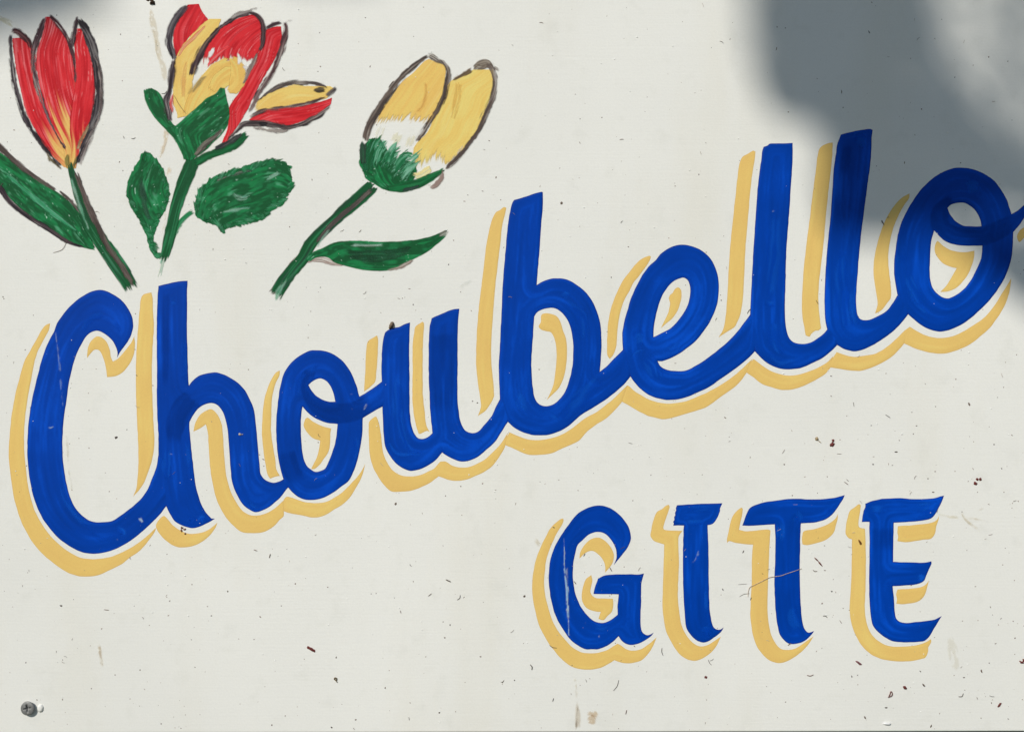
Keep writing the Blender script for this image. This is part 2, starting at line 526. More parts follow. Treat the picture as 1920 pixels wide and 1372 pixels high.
LETTERS = [
 ("blue brush-script capital C with a hooked top", [
 "219.5,670.8c 220.3,660.6 217.2,649.7 209.4,637.2 196.9,626.3 182.8,620 171.9,622.3 162.5,629.4 153.1,645 143.8,663.8 135.9,688.8 129.7,715.3 123.4,760.6 119.5,785.6 117.5,813.8 117.2,843.4 118.8,868.4 123.4,899.7 132,932.8 143.8,954.7 157.8,968.8 168.8,975.8 178,978.3 192.2,978.4 210.2,976.1 226.6,965.6 243.8,953.1 262.5,936.7 276.6,917.2 284.5,898 292.5,877.5 297.2,852.5c 318,850c 330,925c 311.7,948.6c 298.8,965 284.7,979 261.3,1000.9 226.6,1024 200,1034.4 175,1037.5 153,1034.4 132.8,1025 112.5,1010.9 93.8,990.6 76.6,965.6 64,934.4 56,900 51.6,860.6 51.3,834 52.3,807.5 54.7,782.5 60.2,748.1 66.4,720 71.9,698.1 79.7,670 87.5,648.1 101.6,620 107.8,604.4 115.6,593.4 128,577.8 143.8,563 164,549.7 176.6,545 187.5,543.4 200,545.8 215.6,553.6 226.6,561.4 239,576.3 246.9,591.9 249.7,609 247.7,623 242.2,635.6 234.4,648 226.6,657.5"], [
 "94,606c 92.2,616.9 85.9,629.4 76.6,646.6 68.8,663.8 62.5,688.8 57.8,715.3 53.9,735.6 49.2,765.3 46,795 45,829.4 46,852.8 50,888.8 52.5,911 57.8,932.8 65.6,957.8 78,981.3 93.8,1003 109.4,1018.8 125,1031.3 140.6,1040.6 156.3,1046 179.7,1047.7 203,1044.5 226.6,1036 250,1023.4 273.4,1006.3 292.2,989c 291,994.7 276.9,1015 261.3,1032.2 245.6,1043.5 226.6,1057.8 203,1069.5 187.5,1076.6 171.9,1079.7 151.6,1080 134.4,1075.8 117.2,1067.2 93.8,1050 73.4,1031.3 57.8,1010.9 42.2,982.8 29.7,946.9 22.5,911 18,876.3 16.4,848 18,816.9 21.9,777.8 28,743.4 31.3,729.4 39,699.7 46.9,674.7 54.7,660.6 68.8,635.6 78,618.4 86.7,609",
 "164,670.8c 163.3,663.8 165.6,649.7 171.9,638 181.3,631 190.6,632.5 200,641.9 205.5,654.4 207.8,668.4 211.7,677.8c 221.9,671.6 234.4,657.5 245.3,643.4 251.9,630c 253,645 250,666.9 240.6,685.6 229.7,698 218.8,704.4 200.8,707c 199.2,693.4 195.3,676.3 190.6,663.8 184.4,656 176.6,655.6 168.8,663.8"]),
 ("blue brush-script h with a tall stem and an arch", [
 "297.2,535.8c 317.5,531 339.4,527.2 351.6,526.4c 351,549 350.6,585 350.6,627.2 351.9,666.3 352.7,697.5 353.9,723c 361.3,713.4 373.8,704 383,701 400.3,698 414.4,700 433,708.8 448.8,719.7 459.7,732.2 469,749.4 476,768 480,796.3 483,830.6 486.3,868 489.6,890 498,899.5 512,904.4 524.7,901.9 531.4,898c 548,895c 539.8,913.6c 534,921.4 527.8,930 516.9,940 504.4,950.3 491.9,956.6 479.4,959.7 469,955.6 456.6,946.3 447,932.2 439.4,916.6 434.7,899.4 431.6,871.3 430,847.8 427.7,815 425.3,797.8 420.6,779 414.4,766.6 406.6,758.8 397.2,755.3 386.3,757.2 373.8,764.2 366,772.8 359.7,782.2 355.5,790.8c 355.3,802.5 358,833.8 362.8,877.5 366,902.5 370.6,924.4 378.4,946.3 386.3,960.3 396.4,971.3c 403,971.7c 394,977.5 381.6,983.8 367.5,989 358,989.5 347.2,986.9 336.3,982.2 326.9,976 319,963.4 311.7,948.6c 305,910c 297.2,852.5c 297.2,833.8 296.9,815 294.8,776 294,736.9 294.4,690 294,666 294,603.8 294.8,572.5 296.4,544.4"], [
 "269,552.2 283.9,548.3c 286,556.9 287,585 288.6,611.6 286.6,642.8 284.7,697.5 286.3,757.2 288,799.4 289.4,830.6 286.3,855.6 278.4,883.8 267.5,908.8 258,921.3 249.5,930.6c 255.8,915 258,894.7 259.7,863.4 258.9,830.6 256.6,776 255,736.9 255,681.9 258,627.2 262,580.3 263.6,563 265.9,555.3",
 "293.3,982 300.3,971.3 308,966.9 314.4,972.8 323.8,983.8 336.3,993 351.9,999.4 370.6,999.4 386.3,994.7 398.8,986.9 407.8,979c 403.4,990 392.5,1004 378.4,1015 362.8,1022.8 345.6,1025.6 330,1024.4 316,1016.6 301.9,1004 293.3,990",
 "362.5,808.8c 366,793 375.3,777.5 386.3,769.7 395.6,766.6 403.4,771.3 411.3,783.8 416,797.8 418.3,819.7 419.8,846.3 422,872 425.3,896.3 433,921.3 444,943 456.6,958.8 469,965 483,965.8 499.5,961.7 515.5,952 531.5,937.5c 532,958c 531.7,967.5 524.7,973.8 513.5,986 495.6,996.3 473.8,999 451.9,996.3 437.8,985.3 425.3,971.3 414.4,954 405,932.2 398.8,905.6 394,876 391.5,840 389.4,808.8 386,795c 375.3,802.5"]),
 ("blue brush-script o with a loop, after the h", [
 "539.8,913.6c 548,922 557.5,930 568.4,935.5 582.5,937.3 595,935.8 609,931.6 627.8,921.4 638.8,912.8 654.4,900.3 663.8,881.6 671.6,856.6 676.3,834.7 679.4,811.3 680.5,783.3c 701,770.8 716.9,762.2 730,755c 730,706c 716,715.3 704.4,723.9 688.8,734.8 673.6,743.4c 670,727.8 663.8,710.6 654.4,691.9 641.9,676.3 626.3,664.5 610.6,658.3 595,656.4 582.5,657 566.9,663.8 551.3,674.7 538.8,688.8 530.9,704.4 524.7,727.8 521.6,749.7 518.4,779.4 517.7,799.7 518.6,828 520.8,853.4 524.7,873.8 527.8,886.3 531.4,898c 528,906c",
 "578.6,721.6c 585.6,715.3 595,710.3 602.8,709.8 612,714.5 620,724.7 624.7,735.6 629,752.8c 616.9,752.5 604.4,748.9 591.9,741 584,731.7",
 "567.2,762.2c 577.8,773.9 591.9,784 610.6,791.9 623,793.8 633,794.7c 631.7,807.5 630,822 626.3,837.8 618.4,859.7 609,878.4 601.3,882.3 591.9,884.2 584,880.8 574.7,872.2 568.4,855 565.3,831.6 564,805 565.3,776"], [
 "524.4,694.2c 523.9,702.8 518.4,715.3 513.8,727.8 509.8,749.7 509,768.4 508.3,809 512.2,837.8 516,861.3 518.4,880 524.7,891.7c 515.3,893.3 506.7,896.9c 502,889.4 497.3,866 493.4,839.4 491.3,815 493.4,765.3 498,738.8 507.5,713.8 516.9,698.9",
 "576.3,782.5 587.2,790.3 602.8,798 620.8,802.8c 619.2,812.2 619,827 616.9,844 607.5,859.7 598,872.2 588,879.2 583.3,878.4c 593.4,858 598,842.5 600.2,825.8c 588.8,822.2 579.4,814.4 571.6,803.4 569.2,797.2 570.8,789.4 573,784.7",
 "531.7,937.8 537.2,931 548,933 563.8,938.6 579.4,942 595,942.5 610.6,940.5 626.3,933 641.9,922.2 657.5,906.6 674.7,887.8 684.8,869c 679.4,891 670,909.7 657.5,930 641.9,945.6 626.3,955 607.5,966 590.3,969.8 566.9,966 545,962 531.4,957.7c"]),
 ("blue brush-script u with two stems, in the middle of the word", [
 "722.5,622.5c 730.3,617 741.3,613.9 747.5,613 758.4,607.7 768.6,604.5c 767.8,622.5 767.5,669.4 767.8,700.6 768.2,747 768.9,776.9 771.7,797 777,812.8 783.4,820.6 791.3,822.5 800.6,819.8 811,811.6c 808.4,789.4 806,761.3 805.2,735 803.8,700.6 804,638 805.3,614.7 809.2,596.7c 822.5,590.5 839.7,583.4 850.6,579.5 861,578.8c 859.2,599 858,638 858,685 857.7,716.3 858,748 860,769 862.3,786.3 866.3,797.2 872.5,806.6 881.9,811 889.7,811.3 897.5,808 910,794 922.5,778.4 930.3,761.3 937.7,747.2c 962,750c 951.9,791c 941.3,808 928.8,826.9 916.3,839.4 903.8,850.3 891.3,858.9 878.8,863.6 863,864.7 852.2,861.3 839.7,855 828.8,848c 819.4,859.7 808.4,869 792.8,877.7 778.8,881.6 769.4,882.3 756.9,878.4 742.8,869 730.3,853.4 722.5,837.8 719.4,816 717.8,789.4 716.7,763 715.5,716.3 715.5,677 717,646 720.2,628.8"], [
 "689.7,639.7 696,635 706.9,628.8c 708.8,638 707.7,669.4 705.3,700.6 703,716.3 697.5,722.5 682.7,734.2c 685,692.8 686.3,661.6 687.8,646",
 "692,791 700.6,782.3 705.3,780.8c 710,791 713.9,811.3 717,837.8 719.4,851.9 727.2,869 738,883 753.8,891 769.4,893 785,891 800.6,884.7 813,878.4 822.5,869 825.6,865.2c 835,864.7 847.5,872.2 863,876 878.8,875.3 894.4,869 913,858 928.8,842.5 941.3,828.4 952.5,811c 946.7,837.8c 938,853.4 924,872.2 910,883 886.6,894 871,899.5 856.9,901 839.7,898.8 822.5,892.5c 808.4,903.4 792.8,911.3 772.5,919 753.8,921.4 733.4,920.6 719.4,908 708.4,892.5 699,873.8 693.6,851.9 691.7,823.8 691.3,800.3",
 "794.4,605.3 792,603c 778.8,613 776.4,625.6 773.8,646 773.8,700.6 773.3,746 775.6,773.8 778.8,792.5 785,812.8c 788,812.8 800.6,807.3 805.3,809.4c 799.8,798.8 796,769 792.8,737.8 792.8,716.3 792.5,669.4 793.6,630.3"]),
 ("blue brush-script b with a tall stem and a round bowl", [
 "963.8,375.2c 979.4,370.5 991.9,366.6 1006,361.6 1016.9,359.8 1018,361c 1017.7,386.9 1014.5,427.5 1011.4,472.8 1008.3,508.8 1006.3,534.5c 1015.3,529 1026.3,524.4 1043.4,521.6 1060.6,523.5 1080,533 1096.6,546.6 1109,562.2 1118.4,581 1124.7,602.8 1127.5,629.4 1127.8,649.7 1126.3,676.3 1124.7,696.9c 1139,685.2 1151.6,671.9 1167.7,655.8c 1190,652c 1182,706.3c 1170.3,720 1147,740.5 1121,758.8 1088.8,778.4 1076.3,789.4 1065.3,798.8 1049.7,808 1031,814.4 1018.4,815.9 1001.3,815.6 985.6,812 970,805 960.6,798.8 952,791c 944,770c 937.5,747.2c 935.6,711.3 935.3,685 937.2,652.8 940.3,582.5 942.2,540 945,504 948.9,457.2 952.8,418 956.7,394.7 960.6,380.6",
 "1001.6,593.4c 1005.9,587.2 1016.9,580.2 1032.5,577.2 1043.4,579.4 1055.9,588.8 1065.3,602.8 1071.6,621.6 1074.7,645 1074.7,665.3 1072.3,691.9 1066.9,713.8 1060.6,731.6 1049.7,747.2 1038.8,756.6 1026.3,761.3 1016.9,760.5 1009,755.8 1002.8,745.6 998.9,723.8 996.5,695 996.3,676.3 998,649.7 1000.5,613.8"], [
 "930,397.8 937,394.7 945,388.4 949.4,389.7c 946.6,402.5 941,426 938,457.2 933.3,496.3 927.4,550 923.9,598 920.8,652.8 922.3,691.9 925.5,722 926.6,742.5c 921.6,753.4 910.6,769 895.8,780c 900.5,767.5 902,759.7 898,731.6 893.4,695.6 892.7,676.3 893.4,637.2 897.3,582.5 902,540 906.7,504 912.2,457.2 918.4,427.5 923.9,408.8",
 "1015.3,590.3 1020.8,587.5 1034,588.8 1043.4,592.7 1049.7,601.3 1055.9,620 1060.6,632.5 1063,649.7 1062.2,676.3 1058.5,702 1049.7,723.8 1044.2,731.6 1035.6,739.4 1024.7,750.3c 1032.5,734.7 1038,719 1041.9,689.4 1043.4,668.4 1042.7,648 1038.8,632.5 1032.5,623 1024.7,620.8 1015.3,618.4 1009.8,612.2 1013.8,604.4",
 "955,810c 966.9,815.2 982.5,821.4 998,824.5 1013.8,824.5 1038.8,819.8 1060.6,810.5 1081,796.4 1096.6,783.9 1120,771 1143.4,753.2 1160,738 1175.8,721.9c 1165.6,754c 1154.5,766.5 1138,783 1116,797 1098,811.5 1086.4,825.3 1071.6,833 1049.7,842.5 1034,849.5 998,852.7 984,850.3 963.8,841 946.6,833.9c 947,826"]),
 ("blue brush-script e with a slanted eye", [
 "1167.7,655.8c 1167,639 1167,623 1170.3,604 1176.6,580.6 1184.4,555.6 1196.9,529 1214,502.5 1229.7,486.9 1240.6,474.4 1254.7,465 1267.2,460 1281.3,458.8 1295.3,461 1311,467.3 1326.6,479 1339,496.3 1345.3,515 1348,540 1346,563.4 1340.6,582.2 1331.3,602.5 1315.6,626 1303,640.3 1285,655 1268.8,665.6 1253,673.4 1240.6,676.9 1233.3,677c 1237.5,685.2 1248.4,692.2 1268.8,695.6 1284.4,695 1295.3,690.6 1318.8,676.6 1342.2,659 1364,641 1384,619.5 1395,605 1406.6,589.7c 1425,600c 1415.6,658.4c 1400.3,674 1376,693 1353.4,709 1330,725 1310.9,734.4 1282.8,746 1264,749.2 1248.4,749.5 1231.3,746 1217.2,740.6 1200,728 1189,715.6 1182,706.3c 1172,680c",
 "1225.5,631.9c 1226.3,611.9 1231.3,585.3 1239,560.3 1248.4,543 1261,529 1271.9,522.8 1281.3,520.5 1289,525.2 1293.8,536.9 1293.8,552.5 1289,572.8 1279.7,590 1267.2,605.6 1254.7,617.3 1240.6,624.4"], [
 "1220.3,481c 1218.8,486.9 1212.5,497.8 1200,515 1187.5,530.6 1179.7,546.3 1170.3,563.4 1164,582.2 1159.4,604 1157.8,621.5 1154.7,652 1148.4,667.2 1143,673c 1139,665.6 1138.3,645 1139.8,610 1143.8,585.3 1150,565 1159.4,543 1167.2,527.5 1179.7,510.3 1193.8,493 1203,485.3 1218,479.8",
 "1271.9,538.8 1276.6,543 1278,552.5 1275,569.7 1268.8,585.3 1259.4,597.8 1250,605.6 1238.8,615.3c 1248.4,596.3 1253.9,582.2 1256.3,569.7 1253.9,559.5c 1256.3,553.3 1261,549.4 1265.6,541.6",
 "1175.8,721.9c 1180.5,724.2 1187.5,731.3 1201.6,740.6 1217.2,749.2 1232.8,753.9 1248.4,756.3 1268.8,755.2 1287.5,751.6 1310.9,742.2 1334.4,731.3 1354.5,719.5 1376.9,703.8 1397.2,685.5 1411.3,672.5c 1399.5,699c 1387.8,715.5 1370.5,730.5 1351.5,743.5 1325,762.5 1303,770.3 1271.9,779.7 1245.3,785.6 1232.8,783.6 1214,778.9 1193.8,768.8 1178,759.4 1165.6,752.3c"]),
 ("blue brush-script l lit by the sun, the first of the two l letters", [
 "1431.6,275.3c 1439.4,272.5 1442.5,269.8 1455,269 1470,269.2 1486.3,268.3c 1486.3,292.5 1483.9,339.4 1481.6,370.6 1478.8,412 1474.5,470.3 1473,525 1471.8,573 1472.5,603.8 1475.3,620.9 1480,633.4 1487.8,641.3 1501.9,644.4 1519,642.3 1533,634.2 1545.6,624 1550.8,617c 1575,605c 1569.8,646.7c 1558,658.4 1542.5,671 1523.8,680.3 1505,688.9 1486.3,692 1469,692 1455,688.9 1439.4,681 1426.9,671 1415.6,658.4c 1408,625c 1406.6,589.7c 1407.3,570 1408.9,532.8 1412,478 1415.6,424.5 1419,370.6 1423,331.6 1426.9,303.4 1429.2,283"], [
 "1392.5,294 1401.9,288.6 1412.8,282.8 1416.7,284.7c 1415.2,298.8 1410.5,326.9 1405.8,370.6 1401.9,416.5 1398,462.5 1394.8,525 1393.3,553 1389.8,581 1384,600.5 1376.9,613 1366,620 1347.2,633c 1355.8,617.8 1361,591.3 1363,565 1364.4,540.6 1367.5,486 1371.6,436 1376.9,386.3 1382.3,336.3 1386.3,308",
 "1399.5,698 1405,683.4 1412.8,672.8c 1423.8,681 1439.4,692 1455,699 1470.6,703.4 1486.3,704 1503.4,700.6 1525.3,692.8 1548.8,680.3 1563,667c 1556.6,689.7c 1547.2,700.6 1530,711.6 1509.7,721.7 1494,728 1478.4,731 1462.8,730.3 1445.6,725.6 1428.4,719.4 1414.4,708.4 1400.3,699c"]),
 ("blue brush-script l half in shade, the second of the two l letters", [
 "1576.6,252.8c 1590.6,248.9 1617.2,243.4 1632.8,241.9 1636.3,244.2c 1634.4,256 1634,279.4 1632,306 1627.3,341.9 1623.4,370 1619.2,404 1615,435 1610.9,478 1607.8,517.2 1606,540.6 1605.5,571.9 1607.8,590.6 1612.5,597.7 1620.3,600.5 1632.8,598.4 1648.4,591.4 1664,581.3 1673.4,568.8 1682.5,553.9c 1708,552c 1702.8,589.2c 1690.3,605 1673,622.2 1659,633 1646.6,641 1632.5,648.8 1616,656 1600.3,658.8 1591,656.9 1580,653 1569.8,646.7c 1560,632c 1550.8,617c 1548.8,607.8 1546.4,587.5 1546.4,540.6 1548.8,493.8 1551.9,454.7 1556.4,415 1560,368.4 1563.3,313.8 1567.2,290.3 1569.5,271.6"], [
 "1537.8,276.9 1555,268.3 1561,267.5c 1561,281.6 1558.9,311 1555,342.5 1548.8,401.9 1546.8,428 1542.5,470.3 1539.4,496.9 1535.5,532.8 1534.7,569 1537.4,600 1539.4,615.5c 1534.7,619.4 1528.4,620 1520.6,626.4 1518.3,631 1510.5,628.8c 1508,614.7 1504.2,591.3 1503.4,568 1505,532.8 1508.9,486 1514.4,439 1518.5,409 1523.8,362.8 1529.2,323.8 1533,292.5",
 "1553.4,686.6 1562.8,669.4 1568.3,660c 1576.9,663 1589.4,667 1605,668.6 1623,666.5 1643.4,662 1663.8,649.5 1682.5,633 1695,620.6 1706,612.3c 1695,644c 1687.2,653.4 1671.6,669 1651.3,681.6 1629.6,690.5 1611,695.2 1587.8,693.6 1569,690.5 1556.6,689c"]),
 ("blue brush-script o with a loop ending in a flick, last letter of the long word", [
 "1682.5,553c 1679.4,536.3 1676.3,511.3 1676.4,492 1678.6,471.9 1682.5,445.3 1688.8,420.3 1698,400 1710.6,378 1726.3,356.3 1745,337.5 1763.8,325 1784,316.4 1802.8,314.5 1823,317.2 1843.4,325 1862.2,337.5 1876.3,354.7 1887.2,373.4 1892.7,389 1896.6,401.6c 1907.5,395.3 1920,384.4 1950,352c 1952,372c 1920,409.4 1912.2,421 1899.7,435.2c 1899.7,448.4 1898,471.9 1894.5,492 1884,520.6 1873,539.4 1860.6,556.6 1841.9,576.9 1823,594 1807.5,605.8 1788.8,615.2 1773,620.6 1760.6,621.7 1745,618.3 1727.8,609.7 1713.8,598.8 1702.8,589.3c 1690,572c",
 "1776.7,389.8c 1784,383.6 1798,380 1810.6,381.3 1824.7,390.6 1834,403 1838.8,415.6 1840.3,424.2c 1826.3,424.5 1807.5,423.4 1795,417.2 1785.6,407.8 1779.4,398.4",
 "1751.7,432c 1760.6,442.2 1771.6,451.6 1788.8,458.6 1815.3,461 1841.9,460.5c 1841,476.6 1838,489 1831,505 1818.4,528.4 1804.4,544 1788.8,555 1777.8,559.4 1768.4,558 1757.5,550.3 1748,537.8 1744.2,522.2 1743.2,500.3 1744.2,479.7 1746.6,450"], [
 "1705.2,362.8c 1704.4,371.9 1696.6,382.8 1687.2,398.4 1679.4,415.6 1673,434.4 1667.7,459.4 1665.3,480 1666,500 1668.4,519 1670.8,547.2 1670.3,559.7c 1660.6,572.2 1652.8,581.6 1640.3,587.8c 1645,572.2 1641.9,542.5 1638.4,519 1638.5,492 1641.9,468.8 1648,445.3 1656,421.9 1666.9,400 1679.4,382.8 1691.9,370.3",
 "1757.5,452.3 1768.4,461 1784,469.5 1804.4,472.7 1827,470.3c 1826,483 1818.4,508 1807.5,525.3 1793.4,539.4 1777.8,546.4 1763,547.5c 1776.3,533 1785.6,517.5 1793.8,503c 1782.5,500.3 1768.4,494 1757.5,482 1753.5,475 1752.2,467 1753.6,458",
 "1698,622.2 1706,612.3c 1713.8,617.5 1729.4,626 1745,631.6 1760.6,633.6 1779.4,631.9 1799.7,624.5 1823,611.3 1846.6,594 1863.8,573.8 1879.4,548.8 1896.3,521.4c 1891.9,550.3 1882.5,575.3 1870,595.6 1854.4,616 1838.8,630 1815.3,647.2 1791.9,657.3 1768.4,662.8 1745,661.3 1721.6,655 1695,644c",
 "1922,425 1912.2,432 1906.7,443.8 1910.6,453.9 1921,444.5 1946,418c 1944,402c"]),
 ("blue block capital G with a white scratch down its curve", [
 "1151,1059c 1155.8,1045 1155.8,1034 1151.9,1021.6 1144,1009 1133,999.7 1119,996.6 1105,1001.3 1092.5,1012.2 1083,1022.3 1079.2,1035.6 1075.3,1052.8 1074.2,1068.4 1075,1093 1079,1112 1084.7,1128 1094,1144.4 1105,1156.9 1116,1164.7 1130,1167 1144,1162.3 1157.8,1151.4c 1158,1133.4 1160,1113.9c 1144,1113.4 1112.8,1113c 1114.4,1105.3 1117.5,1094.4 1121.4,1084.2c 1133,1078.4 1151.9,1076.4 1180,1076 1198.8,1076.4 1207.3,1074.4c 1204.2,1086.6 1202.7,1094.4 1202.2,1122.5 1201,1153.8 1201.6,1175.6 1205,1185 1212.8,1190.2 1219,1189 1226,1185c 1220.6,1192 1206.6,1201.4 1194,1206.9 1181.6,1208.4 1172.2,1205.3 1164.4,1199 1159.7,1192c 1150.3,1201.4 1136.3,1210.8 1120.6,1216.3 1108,1216.7 1097.2,1216.3 1081.6,1208.4 1067.5,1196 1053.4,1175.6 1041,1152.2 1033,1122.5 1029.7,1099 1028.9,1074 1032.3,1048 1039.4,1026.3 1050.3,1006 1064.4,985.6 1081.6,963.8 1097.2,953.6 1112.8,948.4 1126.9,947.3 1142.5,951.3 1156.6,960.6 1169,973 1178.4,987.2 1182.8,1002.8 1181.6,1015.3 1175.3,1027.8 1166,1040.3 1158,1049.7"], [
 "1055.8,971.6 1056.6,974.7 1054.2,982.5 1047.2,993.4 1037.8,1012.2 1030,1031 1024.5,1048 1021.4,1071.6 1020.3,1096.3 1022.2,1115 1026.9,1135 1034.7,1160 1047.2,1183.4 1061.3,1200.6 1073.8,1213 1089.4,1221.7 1105,1224 1123.8,1222.5 1141,1216.3 1158,1206c 1164.4,1209.2 1173.8,1216.3 1187.8,1219 1201.9,1216.3 1216,1206.9 1230.8,1194.4c 1225.3,1208.4 1214.4,1225.6 1203.4,1236.6 1187.8,1242 1172.2,1242.8 1161.3,1240.5 1151.9,1236.9c 1142.5,1242.8 1125.3,1251.4 1108,1254.5 1092.5,1254.2 1073.8,1249.8 1056.6,1238 1039.4,1219.4 1023.8,1197.5 1011.3,1172.5 1003.4,1144.4 998.8,1119.4 997.6,1099 999.5,1076.3 1003.4,1054.4 1011.3,1031 1022.2,1007.5 1033,988.8 1044,977.8 1051.9,972.3",
 "1086.3,1046.6c 1087.8,1035.6 1095.6,1021.6 1105,1012.2 1116,1007.5 1125.3,1007.8 1136.3,1015.3 1145.6,1026.3 1151,1040.3 1148.8,1054.4 1142.5,1063.8 1134.4,1073c 1134.7,1059 1130,1048 1122.2,1038.8 1112.8,1032.8 1103.4,1033.3 1094,1038.8",
 "1108.9,1077.2c 1110.5,1088 1108,1100.6 1107.3,1110 1111.3,1117 1117.5,1120.6 1130,1121.3 1148.8,1121.7c 1150,1133.4 1147.2,1146 1139.4,1153.8 1130.8,1161.9 1122.2,1159.5c 1124.5,1152.2 1126.6,1146.4c 1114.4,1145.2 1101.9,1140.5 1094.8,1133.4 1091,1122.5 1091,1110 1094,1096 1098.8,1085"]),
 ("blue block capital I with a ragged top bar", [
 "1269.5,946.6c 1287.5,945.3 1309.4,944.2 1354.4,943c 1350,954.4 1350.6,957c 1347.7,963.8 1342.2,974.7 1336,981.7 1326.6,984.4c 1327.3,1001.3 1328.4,1029.4 1328.9,1076.3 1329.8,1122.7 1331.3,1147.5 1335.2,1167.8 1339,1176.4 1343.8,1179.5 1350,1179.5 1357,1175.3c 1351.6,1184.2 1337.5,1195.2 1328,1201.4 1318.8,1204 1309.4,1201.4 1300,1195.2 1292.2,1185.8 1286.7,1175.6 1284.4,1156.9 1282,1122.5 1280.8,1091.3 1280.5,1060 1280.5,1029.4 1282,984.8c 1262.5,984.8c 1263.4,980c 1261.8,978c 1264.5,974c 1264,969c 1266.2,965c 1265.4,961c 1267.6,956c 1267,952c"], [
 "1253.9,945.8c 1255.5,949.7 1253,959 1248.4,973 1243.8,988.8 1244.5,991.9 1253,993.8 1279.7,994.7c 1272.7,1005.2 1272.2,1029.4 1273,1054.4 1271.9,1084 1271,1121 1273.4,1142.8 1276.6,1166.3 1282.8,1183.4 1293.8,1199 1304.7,1208.4 1314,1210.8 1325,1209.2 1337.5,1202.2 1351.9,1192.8c 1345.3,1206.9 1334.4,1221 1321.9,1231 1309.4,1236.6 1296.9,1237.8 1286,1234.2 1271.9,1223.3 1259.4,1203.8 1248.4,1180.3 1243.8,1155.3 1242.2,1130 1243.8,1076.3 1245.3,1020c 1237.5,1017.7 1226.6,1013.8 1219.5,1004.4 1221,993.4 1225,976.3 1232,959 1240.6,954.4 1248.4,948"]),
 ("blue block capital T with a web strand across its stem", [
 "1391.6,985c 1395.5,974 1400.2,961.6 1405.6,952.2 1415,946.7 1433.8,941.3 1457.2,937.8 1480.6,935 1496.3,934.7 1519.7,935.8 1543,935.3 1563.4,933 1574.4,930.3 1583.8,927.5c 1581.4,934.2 1574.4,945.2 1566.6,956.9 1557.2,967 1544.7,974.8 1527.5,978.8 1511.9,980.3 1501.7,981c 1500.6,1003.8 1500.2,1035 1499.7,1066.3 1500.2,1097.5 1501,1121 1502.5,1147.5 1504.8,1167.8 1508.8,1178.8 1515,1185 1526.4,1182.2c 1519.7,1191.3 1508.8,1200.6 1496.3,1205.6 1485.3,1206.9 1477.5,1205.3 1469.7,1199 1461.9,1188 1458,1172.5 1454.8,1150.6 1452.8,1122.5 1452,1091.3 1453.3,1050.6 1453.8,1011.6 1452.8,982.7c 1433.8,983.8 1408.8,985"], [
 "1390.8,951.4 1392.8,953.8c 1391.6,964.7 1387.7,980.3 1385.3,992.8c 1397.8,995.2 1415,994.4 1440,992 1444.4,993.6c 1443,1019.4 1441.6,1050.6 1440,1097.5 1439.3,1122.5 1439.2,1147.5 1441.6,1169.4 1446.3,1189.7 1454,1205.3 1463.4,1215.5 1476,1217.5 1491.6,1214.7 1508.8,1203.8 1526,1191.7c 1515,1208.4 1499.4,1224 1480.6,1236.6 1465,1242 1452.5,1241.3 1438.4,1234.2 1424.4,1219.4 1415,1200.6 1409.5,1178.8 1406.9,1152.2 1407.4,1127 1409.2,1095 1410.3,1035 1411.9,1020.6c 1399.4,1020 1379,1017 1366.6,1013.9 1363.4,1017c 1363,1010 1365.8,997.5 1368.9,981.9 1374.4,966.3 1382.2,956.9",
 "1504.8,997.5c 1508.8,994.4 1527.5,991.3 1546.3,985 1560.3,977.2 1568,969.4 1571,963c 1570.5,972.5 1567.3,985 1565,994.4 1558.8,1003.8 1546.3,1012.3 1527.5,1018.6 1511.9,1021.4 1504.8,1020c 1503.8,1010"]),
 ("blue block capital E with three flared bars", [
 "1622.5,943.6c 1635,938.9 1653.8,935 1669.4,933.8 1688,933.4 1713,935 1736.6,935 1755.3,932.7 1763,930.3 1770.2,928.4c 1766.3,938.9 1761.6,949 1753.8,963 1745.9,971 1728.8,975.6 1700.6,978 1676,979.5c 1675.3,1003.8 1674.8,1035 1674.8,1052.5c 1692.8,1053.4 1716.3,1054 1735,1053.8 1746,1051.4c 1746.7,1055.3 1742,1066.3 1736.6,1078.8 1733.4,1086.6 1727.2,1092 1716.3,1095.2 1696,1097 1673.8,1098.3c 1675.3,1113 1676.4,1122.5 1677.5,1146 1680.3,1158.4 1686.6,1164.7 1697.5,1167 1716.3,1165.5 1739.7,1163 1753.8,1160 1765.5,1154.5c 1758.4,1166.3 1749,1181.9 1741.3,1194.4 1733.4,1200.6 1724,1202.5 1692.8,1203.4 1677.2,1202.2 1663,1196.7 1649,1186.6 1638,1174 1633.4,1158.4 1631,1135 1629.5,1099 1630,1060 1630.3,1019.4 1630,978.3c 1615.8,978c 1617,967.8 1618.6,962c 1619.4,956.9 1622.5,950.6"], [
 "1610.8,944.4 1613.9,946.7c 1612.3,961.6 1610,977.2 1610.3,986.6 1613.9,989.4 1621.7,990.5c 1622.8,1011.6 1623.3,1042.8 1623.3,1081.9 1622,1121 1621.4,1138 1623.3,1160 1628.8,1178.8 1638,1192.8 1653.8,1205.3 1669.4,1210.8 1692.8,1211.6 1716.3,1209.2 1735,1203.8 1745.2,1197.5c 1746,1202.2 1740.5,1213c 1740.5,1219.4 1737.3,1228.8 1734.2,1232.7c 1716.3,1237.3 1692.8,1239.4 1672.5,1238 1650.6,1234.2 1630.3,1224 1614.7,1208.4 1602.2,1185 1595.2,1161.6 1593,1142.8 1594.4,1116 1596.7,1066.3 1597.5,1010.8c 1590.5,1007.7 1585.8,1000.6 1586.3,985 1589.7,967.8 1593.6,956.9 1602.2,950.6",
